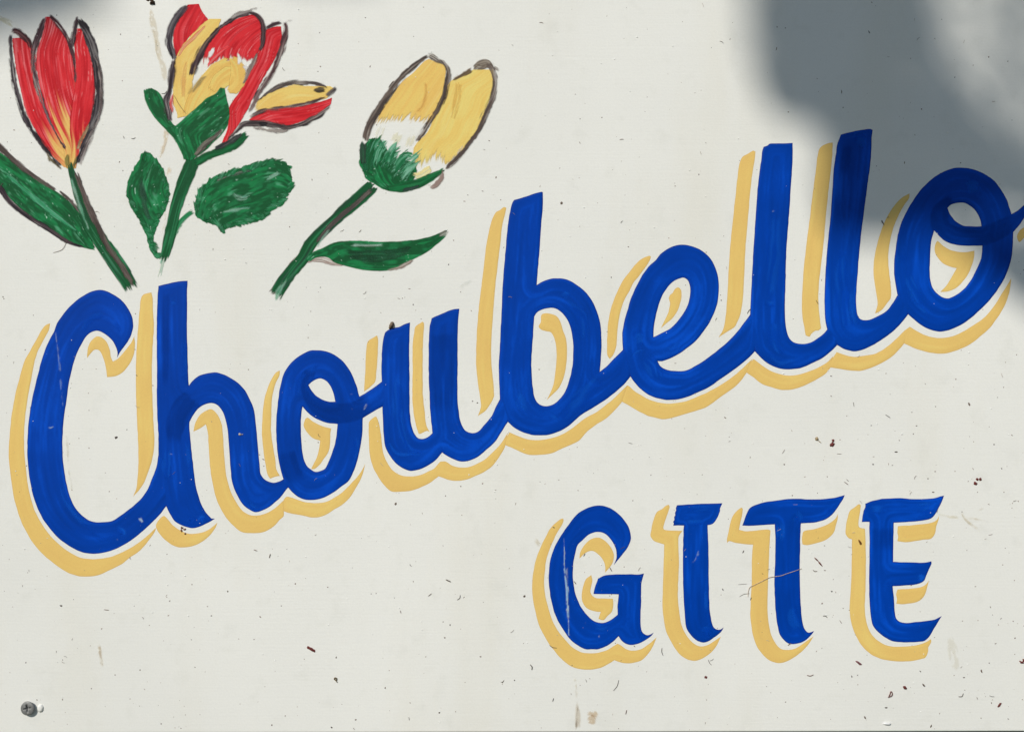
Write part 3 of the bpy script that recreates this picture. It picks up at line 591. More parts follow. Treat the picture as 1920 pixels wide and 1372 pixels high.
 "1683.4,985.8c 1700.6,984.7 1731.9,981.9 1752.2,977.2 1757.7,972.5 1760.8,965.5c 1759.2,975.6 1755.3,986.6 1753.8,997.5 1745.9,1009.2 1728.8,1011.6 1700.6,1015.8 1682.7,1013.9c 1684.2,1005 1682.7,997.5",
 "1682.7,1104.5c 1700.6,1103.4 1721,1101.4 1731.9,1097.5 1738,1092.8 1741.7,1086.6c 1739.7,1096 1736.6,1106.9 1731.9,1117.8 1722.5,1126.4 1708.4,1130.3 1692.8,1131.9 1680.3,1131c 1681.9,1122.5 1680.3,1114.7"]),
]
LET = []
LOOPS = []
for i, (lab, body, shades) in enumerate(LETTERS):
    lo = painted("letter", body, M_BLUE, SIGN, 0.15 + 0.025 * (i % 9), lab, seed=i)
    LET.append(lo)
    LOOPS.append([loop_from(q) for q in body])
    for k, s in enumerate(shades):
        painted("drop_shade", [s], M_OCHRE, lo, 0.09 + 0.02 * ((i + k) % 3), seed=100 + i * 5 + k)

# ------------------------------------------------------------------ loose brush strokes (flowers, marks, stains)
def arc(p):
    s = np.concatenate([[0], np.cumsum(np.linalg.norm(np.diff(p, axis=0), axis=1))])
    return s

def resample(p, n):
    s = arc(p)
    q = np.linspace(0, s[-1], n)
    return np.column_stack([np.interp(q, s, p[:, 0]), np.interp(q, s, p[:, 1])])

LAYER = [0]
def patch_mesh(name, L, R, fn, parent, h, mat=None, res=1.5, margin=3.0, label=None, clip=None):
    """paint laid between two edge curves; fn(U, S, Q, Wd) -> rgb 0..255, coverage 0..1
       U 0..1 along, S pixels along, Q pixels from the left edge, Wd local width in pixels"""
    ln = max(arc(L)[-1], arc(R)[-1])
    nu = max(4, int(ln / res))
    L, R = resample(L, nu), resample(R, nu)
    w = np.linalg.norm(R - L, axis=1)
    nt = max(4, int((w.max() + 2 * margin) / res))
    d = (R - L) / np.maximum(w, 1e-6)[:, None]
    for i in range(nu):                       # keep a usable direction where the edges meet
        if w[i] < 0.8:
            j = i
            while 0 < j < nu and w[j] < 0.8 and i > nu / 2:
                j -= 1
            while j < nu - 1 and w[j] < 0.8 and i <= nu / 2:
                j += 1
            d[i] = d[j]
    t = np.linspace(0, 1, nt)
    Q = -margin + (w[:, None] + 2 * margin) * t[None, :]
    X = L[:, 0:1] + d[:, 0:1] * Q
    Y = L[:, 1:2] + d[:, 1:2] * Q
    U = np.repeat(np.linspace(0, 1, nu)[:, None], nt, 1)
    S = U * ln
    Wd = np.repeat(w[:, None], nt, 1)
    rgb, a = fn(U, S, Q, Wd)
    rgb = np.broadcast_to(rgb, (nu, nt, 3))
    a = np.broadcast_to(a, (nu, nt))
    if clip is not None:
        pp = np.column_stack([X.ravel(), Y.ravel()])
        a = a * (inside(clip, pp) * sm(edge_dist(clip, pp), 0.5, 3.0)).reshape(a.shape)
    col = np.concatenate([alb(rgb), a[..., None]], -1).reshape(-1, 4)
    LAYER[0] += 1
    hz = h + 0.0012 * (LAYER[0] % 40) + 0.0009 * U.ravel()
    verts = [P3(x, y, q) for x, y, q in zip(X.ravel(), Y.ravel(), hz)]
    keep = a > 0.01
    f = []
    # winding towards the viewer
    cx = d[nu // 2]
    tv = L[min(nu - 1, nu // 2 + 1)] - L[nu // 2 - 1]
    ccw = (tv[0] * cx[1] - tv[1] * cx[0]) > 0
    for i in range(nu - 1):
        for j in range(nt - 1):
            if keep[i, j] or keep[i + 1, j] or keep[i, j + 1] or keep[i + 1, j + 1]:
                q = (i * nt + j, i * nt + j + 1, (i + 1) * nt + j + 1, (i + 1) * nt + j)
                f.append(q if ccw else q[::-1])
    return verts, f, col

def emit(name, pieces, parent, mat=None, label=None):
    V, F, Cc, k = [], [], [], 0
    for v, f, c in pieces:
        V += v
        F += [tuple(i + k for i in q) for q in f]
        Cc.append(c)
        k += len(v)
    Cc = np.vstack(Cc)
    used = np.zeros(len(V), bool)
    for q in F:
        for i in q:
            used[i] = True
    idx = np.cumsum(used) - 1
    V = [v for v, u in zip(V, used) if u]
    F = [tuple(idx[i] for i in q) for q in F]
    return mesh_obj(name, V, F, mat or M_PAINT, parent, label, col=Cc[used])

def edge_cov(Q, Wd, S, soft=1.2, rag=1.2, seed=0, lq=5.0, grow=0.0):
    n = ((vn(S / (lq * 3.4), Q * 0 + 3.3, seed) - 0.5) * 1.5 + (vn(S / lq, Q * 0 + 5.3, seed + 2) - 0.5) * 0.7) * 1.5 * rag
    n2 = ((vn(S / (lq * 3.4), Q * 0 + 9.1, seed + 7) - 0.5) * 1.5 + (vn(S / lq, Q * 0 + 1.3, seed + 8) - 0.5) * 0.7) * 1.5 * rag
    n = n + grow
    n2 = n2 + grow
    return sm(Q + n, -soft * 0.5, soft * 0.5) * sm(Wd - Q + n2, -soft * 0.5, soft * 0.5)

def ends_cov(U, S, Q, a=6.0, b=6.0, rag=8.0, seed=0):
    ln = S.max()
    n = vn(Q / 1.6, Q * 0, seed + 3) * rag
    m = vn(Q / 1.6, Q * 0, seed + 9) * rag
    return sm(S - n, 0, a) * sm(ln - S - m, 0, b)

def curve(s, step=2.0):
    p, _ = parse(s)
    return cr_open(p, step)

GROW = 1.0
def ribbon(s, widths):
    """centre line + widths -> two edges"""
    c = curve(s) if isinstance(s, str) else s
    a = arc(c)
    widths = [q * GROW for q in widths]
    w = np.interp(a / a[-1], np.linspace(0, 1, len(widths)), widths)
    t = np.gradient(c, axis=0)
    t /= np.linalg.norm(t, axis=1)[:, None] + 1e-9
    n = np.column_stack([-t[:, 1], t[:, 0]])
    return c - n * w[:, None] / 2, c + n * w[:, None] / 2

def bristle(s, widths, c1, c2, dry=0.25, seed=0, h=0.3, a0=5, a1=5, rag=8, ls=55.0, lq=1.7, alpha=1.0, soft=1.4, edge_rag=1.1, clip=None):
    """one dragged brush stroke: streaks along it, dry gaps, ragged ends"""
    L, R = ribbon(s, widths)
    def fn(U, S, Q, Wd):
        g = vn(S / ls, Q / lq, seed)
        g2 = vn(S / (ls * 0.4), Q / (lq * 1.6), seed + 21)
        rgb = mix(c1, c2, sm(0.6 * g + 0.4 * g2, 0.35, 0.75))
        cov = 1.0 - dry * 1.5 * sm(0.65 * g + 0.35 * g2, 0.55, 0.80)
        a = edge_cov(Q, Wd, S, soft, edge_rag, seed) * ends_cov(U, S, Q, a0, a1, rag, seed)
        return rgb, np.clip(a * cov * alpha, 0, 1)
    return patch_mesh("x", L, R, fn, None, h, margin=2.0, clip=clip)

def outline(s, w, c1, c2, dry=0.25, seed=0, h=0.3, nw=4, **kw):
    """a dark contour stroke with a few stray bristle lines beside it"""
    w = [q * 0.86 for q in w]
    kw.setdefault('alpha', 0.94)
    kw['edge_rag'] = kw.get('edge_rag', 1.1) * 1.25
    kw['soft'] = 2.2
    out = [bristle(s, w, c1, c2, min(0.75, dry + 0.07), seed, h, **kw)]
    r = random.Random(seed * 7 + 1)
    c = curve(s)
    t = np.gradient(c, axis=0)
    t /= np.linalg.norm(t, axis=1)[:, None] + 1e-9
    n = np.column_stack([-t[:, 1], t[:, 0]])
    m = len(c)
    ws = np.interp(np.linspace(0, 1, m), np.linspace(0, 1, len(w)), w) * GROW
    for k in range(nw if m > 16 else 1):
        i0 = int(r.uniform(0, 0.75) * m)
        i1 = min(m, i0 + max(6, int(r.uniform(.15, .4) * m)))
        if i1 - i0 < 5:
            continue
        side = r.choice((-1, 1))
        fan = np.linspace(r.uniform(-.5, .5), r.uniform(.3, 3.0), i1 - i0)
        p = c[i0:i1] + n[i0:i1] * (side * (ws[i0:i1] / 2 + fan))[:, None]
        out.append(bristle(p, (1.0 / GROW, 1.9 / GROW, 1.0 / GROW), c1, c2, 0.2, seed + 300 + k, h + 0.004 * (k + 1), a0=6, a1=14, rag=3, alpha=.75, soft=1.2, edge_rag=.5))
    return out

RED1, RED2, PINK = (188, 28, 38), (214, 44, 52), (232, 116, 120)
YEL1, YEL2, YEL3 = (226, 184, 100), (236, 206, 118), (240, 220, 150)
GRN1, GRN2, GRN3 = (24, 84, 48), (28, 120, 68), (136, 200, 168)
BLK1, BLK2 = (44, 38, 44), (92, 76, 80)
GRY1, GRY2 = (74, 64, 60), (128, 112, 102)
WHT = (232, 231, 226)

def petal(sL, sR, seed, h, kind='red', y0=0.0, y1=0.0, wtop=None, wh=0.25, pink=0.5, parent=None, rag=0.9, white_to=None, ytone=None):
    ytone = ytone or ((229, 190, 106), (234, 202, 116))
    L, R = curve(sL), curve(sR)
    def fn(U, S, Q, Wd):
        g = vn(S / 60, Q / 2.6, seed)
        g2 = vn(S / 26, Q / 5.0, seed + 5)
        g3 = vn(S / 80, Q / 1.7, seed + 11)
        if kind == 'red':
            rgb = mix(RED1, RED2, sm(0.6 * g + 0.4 * g2, 0.25, 0.7))
            rgb = mix(rgb, PINK, pink * sm(g3 * 0.6 + 0.2 * g2 + 0.2 * vn(S / 70, Q / 16.0, seed + 61), 0.52, 0.80))
            if wh:
                rgb = mix(rgb, (246, 205, 200), wh * sm(vn(S / 45, Q / 1.5, seed + 31), 0.80, 0.93))
        else:
            rgb = mix(ytone[0], ytone[1], sm(0.35 * g + 0.25 * g2 + 0.4 * vn(S / 55, Q / 14.0, seed + 3), 0.3, 0.75))
            rgb = mix(rgb, YEL3, 0.35 * sm(g3, 0.7, 0.95))
        if y1 > 0:                                     # yellow licks up from the foot of the petal
            e = y0 + (y1 - y0) * vn(Q / 3.4, Q * 0, seed + 17) + 0.06 * (g - 0.5)
            k = sm(e - U, -0.08, 0.16)
            rgb = mix(rgb, mix(YEL1, YEL2, g), k * 0.92)
        a = edge_cov(Q, Wd, S, 1.4, rag, seed, 5.0, 2.6)
        if white_to is not None:                       # paint stops short and leaves the board bare
            lo, hi = white_to
            e = lo + (hi - lo) * (0.55 * vn(Q / 9.0, Q * 0, seed + 23) + 0.3 * vn(Q / 2.2, Q * 0, seed + 24) + 0.25 * (vn(S / 12, Q / 1.8, seed + 25) - 0.3))
            a = a * sm(U - e, -0.02, 0.06)
        return rgb, a
    return patch_mesh("x", L, R, fn, None, h, margin=6.0)

def leafpaint(sL, sR, seed, h, light=0.5, dark=0.5, rag=1.8, lq=4.0):
    L, R = curve(sL), curve(sR)
    def fn(U, S, Q, Wd):
        g = vn(S / 34, Q / 3.0, seed)
        g2 = vn(S / 16, Q / 9.0, seed + 5)
        g3 = vn(S / 22, Q / 2.0, seed + 11)
        e = np.minimum(Q, Wd - Q)
        rgb = mix(GRN1, GRN2, sm(0.5 * g + 0.5 * g2, 0.62 - 0.3 * (1 - dark), 0.8 - 0.15 * (1 - dark)))
        rgb = mix(rgb, GRN2, 0.7 * sm(6 - e, 0, 6) * sm(g, .2, .7))
        rgb = mix(rgb, (34, 126, 76), 0.6 * sm(vn(S / 9, Q / 4.0, seed + 51) * .5 + vn(S / 30, Q / 12, seed + 53) * .5, 0.5, 0.75))
        rgb = mix(rgb, GRN3, light * 0.9 * sm(0.5 * vn(S / 12, Q / 2.0, seed + 11) + 0.5 * vn(S / 20, Q / 10.0, seed + 57), 0.66, 0.86))
        rgb = mix(rgb, (214, 232, 222), 0.8 * sm(vn(S / 5, Q / 2.2, seed + 41), 0.93, 0.99))  # pale flecks: specular glints painted into the leaf colour
        saw = (S / 17.0 + 2.6 * vn(S / 26, Q * 0, seed + 71)) % 1.0
        gr = 1.8 + max(0.0, rag - 1.5) * 2.2 * (saw - 0.45) * sm(vn(S / 17, Q * 0, seed + 73), .25, .9)
        return rgb, edge_cov(Q, Wd, S, 1.6, rag * .6, seed, lq, gr) * ends_cov(U, S, Q, 3, 3, 5, seed)
    return patch_mesh("x", L, R, fn, None, h, margin=10.0)

def leaf_teeth(sL, sR, seed, h, step=13.0, out=4.0, lead=9.0):
    """short strokes flicked outwards along the rim of a leaf"""
    r = random.Random(seed)
    ps = []
    cen = (curve(sL).mean(0) + curve(sR).mean(0)) / 2
    for s in (sL, sR):
        c = curve(s)
        a = arc(c)
        q = step * 0.7
        while q < a[-1] - 4:
            i = int(np.searchsorted(a, q))
            p = c[i]
            t = c[min(i + 3, len(c) - 1)] - c[max(i - 3, 0)]
            t = t / (np.linalg.norm(t) + 1e-9)
            n = np.array((-t[1], t[0]))
            if n @ (p - cen) < 0:
                n = -n
            o, l = out * r.uniform(.3, 1.3), lead * r.uniform(.6, 1.3)
            path = np.array([p - n * 10 - t * l * 1.2, p - n * 3 - t * l * .2, p + n * o + t * l])
            k = r.random()
            c1 = mix(GRN1, GRN2, k)
            ps.append(bristle(cr_open(path, 2.0), (6 / GROW, 9 / GROW, 4 / GROW), c1, mix(c1, GRN3, 0.30 + 0.3 * r.random()), 0.35, seed + len(ps), h, a0=6, a1=4, rag=7, ls=18, edge_rag=1.2))
            q += step * r.uniform(.6, 1.5)
    return ps

def stem(s, widths, seed, h, dk=0.4, edge_dark=None, light_side=0.0):
    L, R = ribbon(s, [q * 1.34 / GROW for q in widths])
    def fn(U, S, Q, Wd):
        g = vn(S / 60, Q / 2.0, seed)
        g2 = vn(S / 30, Q / 4.0, seed + 5)
        rgb = mix(GRN1, GRN2, sm(0.6 * g + 0.4 * g2, 0.45, 0.85))
        rgb = mix(rgb, (38, 62, 50), dk * sm(g2, .3, .8))
        if edge_dark == 'R':
            rgb = mix(rgb, (76, 66, 62), 0.85 * sm(Q / Wd, 0.62, 0.85))
        if edge_dark == 'L':
            rgb = mix(rgb, (76, 66, 62), 0.85 * sm(1 - Q / Wd, 0.62, 0.85))
        rgb = mix(rgb, GRN3, light_side * sm(g, 0.62, 0.85))
        return rgb, edge_cov(Q, Wd, S, 1.6, 1.3, seed, 9.0) * ends_cov(U, S, Q, 2, 8, 14, seed)
    return patch_mesh("x", L, R, fn, None, h)

def flower(label):
    o = bpy.data.objects.new("painted_flower", None)
    o.empty_display_size = 0.03
    COL.objects.link(o)
    o.parent = SIGN
    o["label"] = label
    return o

# ---- flower with three red petals (left)
FA = flower("red three-petalled painted flower with a long green leaf at the left edge")
GROW = 1.02
emit("leaf", [leafpaint("-30,262 0,288 31,306 62.5,331 100,357 129,379 150,404 173,444", "-30,325 0,346 20.8,372 52,401 87.5,427 125,449 156,462 181,468", 3, 0.10, 0.55, 0.55, 0.8),
              bristle("-26,250 0,276 18.8,294 41.7,314 68.8,334 108,360", (9, 10, 9, 7, 4), GRY1, (112, 96, 94), 0.35, 4, 0.16),
              bristle("-26,332 0,353 18.8,378 48,403 87.5,428 125,452 160,466", (8, 9, 8, 8, 7, 4), BLK1, BLK2, 0.25, 5, 0.16),
              bristle("110,357 128,372 141,388 150,400", (3, 6, 6, 2), GRY1, (140, 125, 122), 0.5, 6, 0.17),
              bristle("4,322 40,350 80,385 118,414 150,438", (4, 7, 9, 7, 3), (50, 136, 92), (120, 185, 155), 0.9, 7, 0.15, rag=14)], FA)
emit("stem", [stem("131,300 134,318 141,345 152,373.4 168.8,419 187.6,450.5 212.6,486 236,521 252,548", (7, 9, 14, 18, 21, 22, 22, 22, 20), 8, 0.30, 0.5, None, 0.25),
              bristle("140,316 153,352 167,389 184,424 203,462 226,496 256,542", (6, 8, 10, 10, 10, 10, 7), GRY1, (120, 104, 100), 0.35, 9, 0.34, rag=16),
              bristle("132,330 146,375 158,410 168,436", (3, 5, 5, 2), (120, 190, 155), (200, 226, 212), 0.45, 10, 0.34, alpha=.55, soft=3.0)], FA)
emit("petal", [petal("124,314 94,286 68.8,244 52,208.4 40.6,164.7 31,117 27,87.5 26,72", "132,314 116,276 96,240 81,198 68,158 64,116.7 61,92 42,71", 12, 0.12, 'red', 0.04, 0.40, pink=0.75)], FA)
emit("petal", [petal("127,316 120,276 98,229.3 83.4,187.6 72,133.4 70.9,100 82,62.5 88.6,32", "134,316 134,280 134,239.7 138,196 142.5,158.4 137.5,116.7 130,83.4 91,32", 13, 0.15, 'red', 0.12, 0.62, pink=0.95)], FA)
emit("petal", [petal("133,316 137,277 134,239.7 137.5,198 143.8,158.4 145,116.7 141.7,83.4 146,54", "140,316 147,279 161.5,246 169.8,214.7 176,177 175,141.7 167.8,110.5 159,79.2 149,54", 14, 0.18, 'red', 0.05, 0.34, pink=0.35, wh=0.5)], FA)
emit("outline", [
    *outline("20,58 19.5,87.5 22,116.7 27,154 37.5,191.8 50,227 66.7,254 89.6,284 116,316", (6, 8, 9, 10, 9, 9, 8, 6, 4), BLK1, (120, 108, 112), 0.35, 15, 0.24, edge_rag=1.4),
    *outline("19,62 29,58 41.7,67 54,78 60,94", (6, 11, 12, 9, 5), (70, 40, 44), (130, 80, 82), 0.4, 16, 0.24),
    *outline("88,30 79,48 71,71 64.6,92 62.5,125 66.7,146 75,177 83.4,204 94,229 106,252 125,283", (5, 11, 12, 8, 6, 9, 8, 6, 4, 4, 2), (66, 44, 50), (150, 130, 132), 0.45, 17, 0.25, edge_rag=1.5),
    *outline("63,92 61,112 62,140 70,168 80,196", (4, 4, 4, 3, 2), (120, 104, 100), (190, 180, 172), 0.6, 18, 0.26),
    *outline("90,28 106,42 121,61 131,82 137.6,108 141,136 142,160", (5, 8, 8, 6, 5, 4, 3), (74, 44, 50), (150, 110, 112), 0.45, 19, 0.25),
    *outline("125,60 128,72 132,84", (2, 3, 1), GRY2, (190, 180, 175), 0.5, 20, 0.25),
    *outline("134,96 137,75 141,52 146,34 149,30", (6, 9, 10, 8, 4), (50, 40, 46), (100, 70, 78), 0.2, 21, 0.25),
    *outline("146,33 153,44 163,61 171.5,84 176,102 182,128 185,160 184,198 177,225 166,250 155,277 142,312", (8, 16, 19, 18, 15, 15, 17, 16, 13, 11, 9, 5), (36, 32, 38), (78, 70, 76), 0.18, 22, 0.26, edge_rag=1.4),
    *outline("174,98 184,122 190,160 190,198 182,230 170,258 158,285 147,314", (3, 5, 5, 5, 5, 6, 6, 4), (90, 78, 78), (190, 180, 176), 0.55, 23, 0.28, edge_rag=1.6),
    *outline("171,222 163,242 153,262 144,285", (2, 4, 5, 3), (150, 120, 90), (222, 200, 160), 0.5, 24, 0.28),
    *outline("86,282 92,296 104,308 118,318", (3, 4, 4, 3), (92, 82, 60), (180, 166, 130), 0.4, 25, 0.27),
    *outline("127,286 126,302 131,318", (5, 9, 6), (120, 112, 60), (176, 160, 90), 0.45, 26, 0.28),
    *outline("143,290 141,304 136,320", (3, 6, 5), (110, 100, 60), (160, 146, 90), 0.45, 27, 0.28)], FA)

# ---- open flower, red and yellow (middle)
GROW = 1.02
FB = flower("open red and yellow painted flower on a green stem with two serrated leaves")
emit("leaf", [*leaf_teeth("299,487 280.4,463 278.4,444.3 268,423.4 247,383.8 238.8,358.8 247,327.5 257.5,308.8 271,283", "301,487 289,463 287,444.3 297,415 311.7,386 317,365 307.5,327.5 295,304.6 274,283", 731, 0.12, 12, 3.0, 7), leafpaint("299,487 280.4,463 278.4,444.3 268,423.4 247,383.8 238.8,358.8 247,327.5 257.5,308.8 271,283", "301,487 289,463 287,444.3 297,415 311.7,386 317,365 307.5,327.5 295,304.6 274,283", 31, 0.10, 0.42, 0.55, 2.6, 4.0),
              bristle("269,306 271,292 272,279", (11, 7, 1.5), GRN1, GRN2, 0.15, 230, 0.13, rag=4),
              bristle("262,330 268,360 272,390 284,420", (3, 9, 9, 3), (50, 78, 66), (70, 104, 88), 0.3, 32, 0.13, rag=12, alpha=.5, soft=4.0)], FB)
emit("leaf", [*leaf_teeth("363.8,396.3 370,369.2 376.3,354.6 403.4,333.8 432.6,321.3 459.7,315 486.8,304.6 511.8,300.4 532.7,306.7 547,318", "363.8,398 370,404.7 393,417.2 409.7,423 416,434 432,424 452,421 478,411 503,402 510,391 532.7,377 544,356 550,340", 733, 0.12, 12, 5.5, 11), leafpaint("363.8,396.3 370,369.2 376.3,354.6 403.4,333.8 432.6,321.3 459.7,315 486.8,304.6 511.8,300.4 532.7,306.7 547,318", "363.8,398 370,404.7 393,417.2 409.7,423 416,434 432,424 452,421 478,411 503,402 510,391 532.7,377 544,356 550,340", 33, 0.10, 0.55, 0.62, 4.2, 4.5),
              bristle("404,340 440,326 478,318", (3, 5, 2), (70, 92, 78), (130, 130, 118), 0.4, 34, 0.13),
              bristle("432,362 452,372 470,366", (2, 9, 3), (110, 180, 150), (190, 224, 208), 0.6, 35, 0.14, alpha=.55, soft=3.0),
              bristle("410,398 440,394 474,390", (3, 6, 2), (110, 180, 150), (200, 228, 214), 0.7, 36, 0.14, alpha=.55, soft=3.0),
              bristle("496,340 512,330 528,322", (2, 5, 2), (150, 204, 178), (225, 238, 230), 0.6, 37, 0.14, alpha=.55, soft=3.0),
              bristle("366,394 350,405 333,424 324,450", (7, 9, 11, 4), GRN2, (80, 150, 112), 0.3, 38, 0.11)], FB)
emit("stem", [stem("372,290 361.7,304 349,333.8 338.8,358.8 330.5,386 324,413 316,448.4 305,496", (14, 20, 19, 17, 16, 16, 14, 12), 39, 0.20, 0.25, None, 0.12),
              bristle("362,300 346,330 336,360 327,392 320,424 309,466 300,500", (4, 4, 4, 4, 4, 4, 3), (130, 190, 160), (205, 226, 214), 0.6, 40, 0.19),
              bristle("309,470 303,497 297,530", (10, 8, 4), (170, 200, 180), (228, 228, 216), 0.9, 41, 0.10, alpha=0.6, rag=22)], FB)
emit("petal", [petal("331.7,106 327.5,79 329.6,54 342,29 355.7,9", "333,106 341,89.6 351,71 369,57 388,40 377.6,23 370,8", 42, 0.12, 'red', 0, 0, pink=0.35, wh=0.2)], FB)
emit("petal", [petal("336,221 327.5,187.6 328.6,146 332.8,108.4 344,87.5 365,64.6 383.8,43.8 394,36", "349,218 357,179 360,146 370,116.7 387,83.4 405,56.3 412,36", 43, 0.14, 'yellow', rag=1.6),
               bristle("332,112 345,90 366,70 388,46", (2, 5, 6, 3), (226, 130, 100), (240, 180, 140), 0.4, 44, 0.17),
               bristle("343,190 344,150 350,110", (3, 8, 3), (232, 176, 104), (238, 196, 130), 0.3, 45, 0.17, alpha=.5, soft=4.0),
               bristle("352,182 364,160 384,140", (3, 5, 2), (176, 156, 96), (206, 184, 120), 0.5, 46, 0.17, alpha=.5, soft=4.0)], FB)
emit("petal", [bristle("347,219 362,192 385,166 412,138 436,112", (10, 26, 40, 44, 22), YEL1, YEL2, 0.05, 47, 0.16, rag=8, ls=70, lq=3.0),
               bristle("392,172 416,150 440,136 450,124", (10, 30, 34, 16), YEL1, YEL2, 0.05, 147, 0.163, rag=8, ls=70, lq=3.0),
               bristle("436,104 446,130 444,156 430,178", (14, 26, 30, 14), YEL1, YEL2, 0.08, 148, 0.166, rag=8, ls=70, lq=3.0),
               bristle("358,176 372,158 390,138", (4, 7, 3), (140, 128, 96), (196, 178, 124), 0.5, 48, 0.19, alpha=.5, soft=4.0),
               bristle("440,164 450,150 452,134", (4, 6, 3), (170, 160, 110), (206, 190, 130), 0.5, 49, 0.19, alpha=.5, soft=4.0)], FB)
emit("petal", [petal("383.8,132 388,91.7 406.8,62.5 427.6,45.9 450.5,35.4 473,28", "472,124 484,93.8 489,68.8 489,45.9 475,28", 50, 0.18, 'red', 0, 0, pink=0.45, wh=0.5, white_to=(0.0, 0.22)),
               bristle("391,112 396,100 402,87", (3, 7, 3), (238, 228, 222), (250, 244, 240), 0.1, 51, 0.22, rag=4),
               bristle("444,96 448,108 450,124", (2, 6, 9), (230, 226, 222), (240, 238, 234), 0.2, 52, 0.22, rag=5),
               bristle("386,130 398,112 416,96 436,84", (4, 6, 6, 3), (224, 60, 66), (242, 150, 146), 0.4, 53, 0.21),
               bristle("452,122 465,128 474,118", (4, 9, 4), (212, 205, 202), (232, 228, 224), 0.4, 54, 0.21)], FB)
emit("petal", [petal("418,270 430,239.7 431.8,204 448.4,177 465,146 486,104 492,79 498.5,60.5 523.5,50", "421,271 444.3,233.5 458.9,210.5 475.5,177 496.4,137.6 517,102 526,77 525,50", 55, 0.17, 'red', 0, 0, pink=0.4, wh=0.35)], FB)
emit("petal", [petal("472,206 494,183.4 521.4,168.8 552.7,162 590,164.5 621,163", "476,211 511,202 552.7,194 594.4,186 612,180 624,165", 56, 0.15, 'yellow', rag=1.3, white_to=(0.0, 0.12))], FB)
emit("petal", [petal("470,226 500.6,209 531.8,205 573.5,200 622,187", "478,228 500.6,228 531.8,234.5 563,226 594.4,212 621,193", 57, 0.16, 'red', 0, 0, pink=0.75, wh=0.3)], FB)
emit("sepal", [leafpaint("352,304 343,288 330.5,263 309.6,240 292,221 279.6,200 273,183.4 270.5,166", "354,304 366,280 372,250 352,232 329.6,237 317,225 308.8,200 296,174 278,164", 58, 0.21, 0.2, 0.85, 1.0),
               leafpaint("346,302 342,280 332,256 330,240 344,226 369,204 390,185 406.8,176 416,162", "352,303 386,279 399,266 415,250 426,231 429,214.7 424,187.6 419,162", 59, 0.23, 0.42, 0.55, 1.0),
               bristle("362,296 384,272 402,258 420,240", (5, 9, 8, 4), (78, 74, 68), (150, 140, 130), 0.45, 60, 0.26),
               bristle("362,308 386,294 414,284 441,271 462,253 469,249", (14, 14, 13, 14, 14, 8), GRN1, GRN2, 0.08, 61, 0.22),
               bristle("400,281 424,270 446,257 458,248", (4, 8, 9, 4), (46, 52, 52), (70, 72, 70), 0.2, 62, 0.25),
               bristle("392,268 410,252 422,240", (2, 7, 3), (170, 205, 185), (225, 234, 226), 0.5, 63, 0.25)], FB)
emit("outline", [
    *outline("355,8 340,23 327.5,39.6 319,62.5 318.5,83.4 325.5,104 329,118", (6, 13, 15, 15, 13, 11, 6), (40, 36, 42), (86, 76, 84), 0.12, 64, 0.28, edge_rag=1.3),
    *outline("327,108 323,135.5 319,166.8 312,188 316,210 321,232", (8, 12, 11, 11, 12, 8), (46, 36, 42), (120, 108, 112), 0.22, 65, 0.29),
    *outline("323,172 322,196 324,216", (2, 6, 3), (200, 60, 64), (232, 130, 128), 0.4, 66, 0.30),
    *outline("357,148 365,125 377.6,98 390,77 411,54 436,37 458.9,27 474,25", (5, 13, 13, 10, 8, 8, 9, 5), (56, 40, 46), (104, 88, 92), 0.2, 67, 0.29, edge_rag=1.4),
    *outline("428,38 446,27 466,22 480,21", (3, 6, 5, 2), (140, 130, 126), (205, 200, 194), 0.6, 68, 0.30),
    *outline("460,22 480,28 490,40 494,62.5 492,83.4 485,99", (4, 8, 9, 8, 7, 5), (60, 42, 46), (130, 112, 112), 0.3, 69, 0.29),
    *outline("484,98 474,120 464,140 455,160", (5, 9, 8, 3), (120, 104, 98), (190, 178, 170), 0.4, 70, 0.29),
    *outline("462,21 474,18 488,14", (1.5, 2, 1), (110, 100, 98), (160, 152, 148), 0.5, 71, 0.29),
    *outline("495,56 511,47 532,40", (5, 9, 5), (62, 44, 50), (130, 100, 104), 0.3, 72, 0.29),
    *outline("534,36 536,58.4 529,87.5 519.5,117 505,144 489,168 478,190 467,214", (6, 10, 10, 9, 9, 9, 9, 5), (76, 50, 54), (150, 128, 124), 0.35, 73, 0.30, edge_rag=1.6),
    *outline("532,42 548,38 554,36", (2, 2, 1), (120, 104, 104), (170, 160, 156), 0.5, 74, 0.30),
    *outline("481,192 502.6,174 527.7,161 556.8,156.5 594.4,158.4 617,166", (3, 6, 7, 8, 7, 3), (80, 70, 68), (160, 150, 140), 0.5, 75, 0.28, edge_rag=1.5),
    *outline("586,170 598,169 612,168", (3, 10, 4), (62, 56, 46), (110, 98, 72), 0.3, 76, 0.30, rag=4),
    *outline("608,184 620,174 634,161", (7, 7, 2), (50, 46, 48), (130, 122, 120), 0.25, 77, 0.30),
    *outline("463,224 490,209 531.8,202 565,197 594.4,188 614,182", (4, 6, 5, 6, 6, 3), (70, 52, 54), (130, 108, 106), 0.3, 78, 0.29),
    *outline("424,262 436,252 459,233 480,231 496,231 517,236 542,239 567,232 594.4,219.5 624,197", (5, 8, 12, 13, 12, 8, 8, 10, 9, 3), (58, 50, 52), (130, 116, 112), 0.25, 79, 0.30, edge_rag=1.5),
    *outline("482,232 492,232 504,230", (3, 9, 4), (34, 32, 36), (52, 48, 50), 0.05, 80, 0.32, rag=3),
    *outline("470,240 496,242 520,246 546,241", (4, 6, 7, 3), (150, 140, 134), (214, 210, 204), 0.6, 81, 0.28, edge_rag=1.8)], FB)

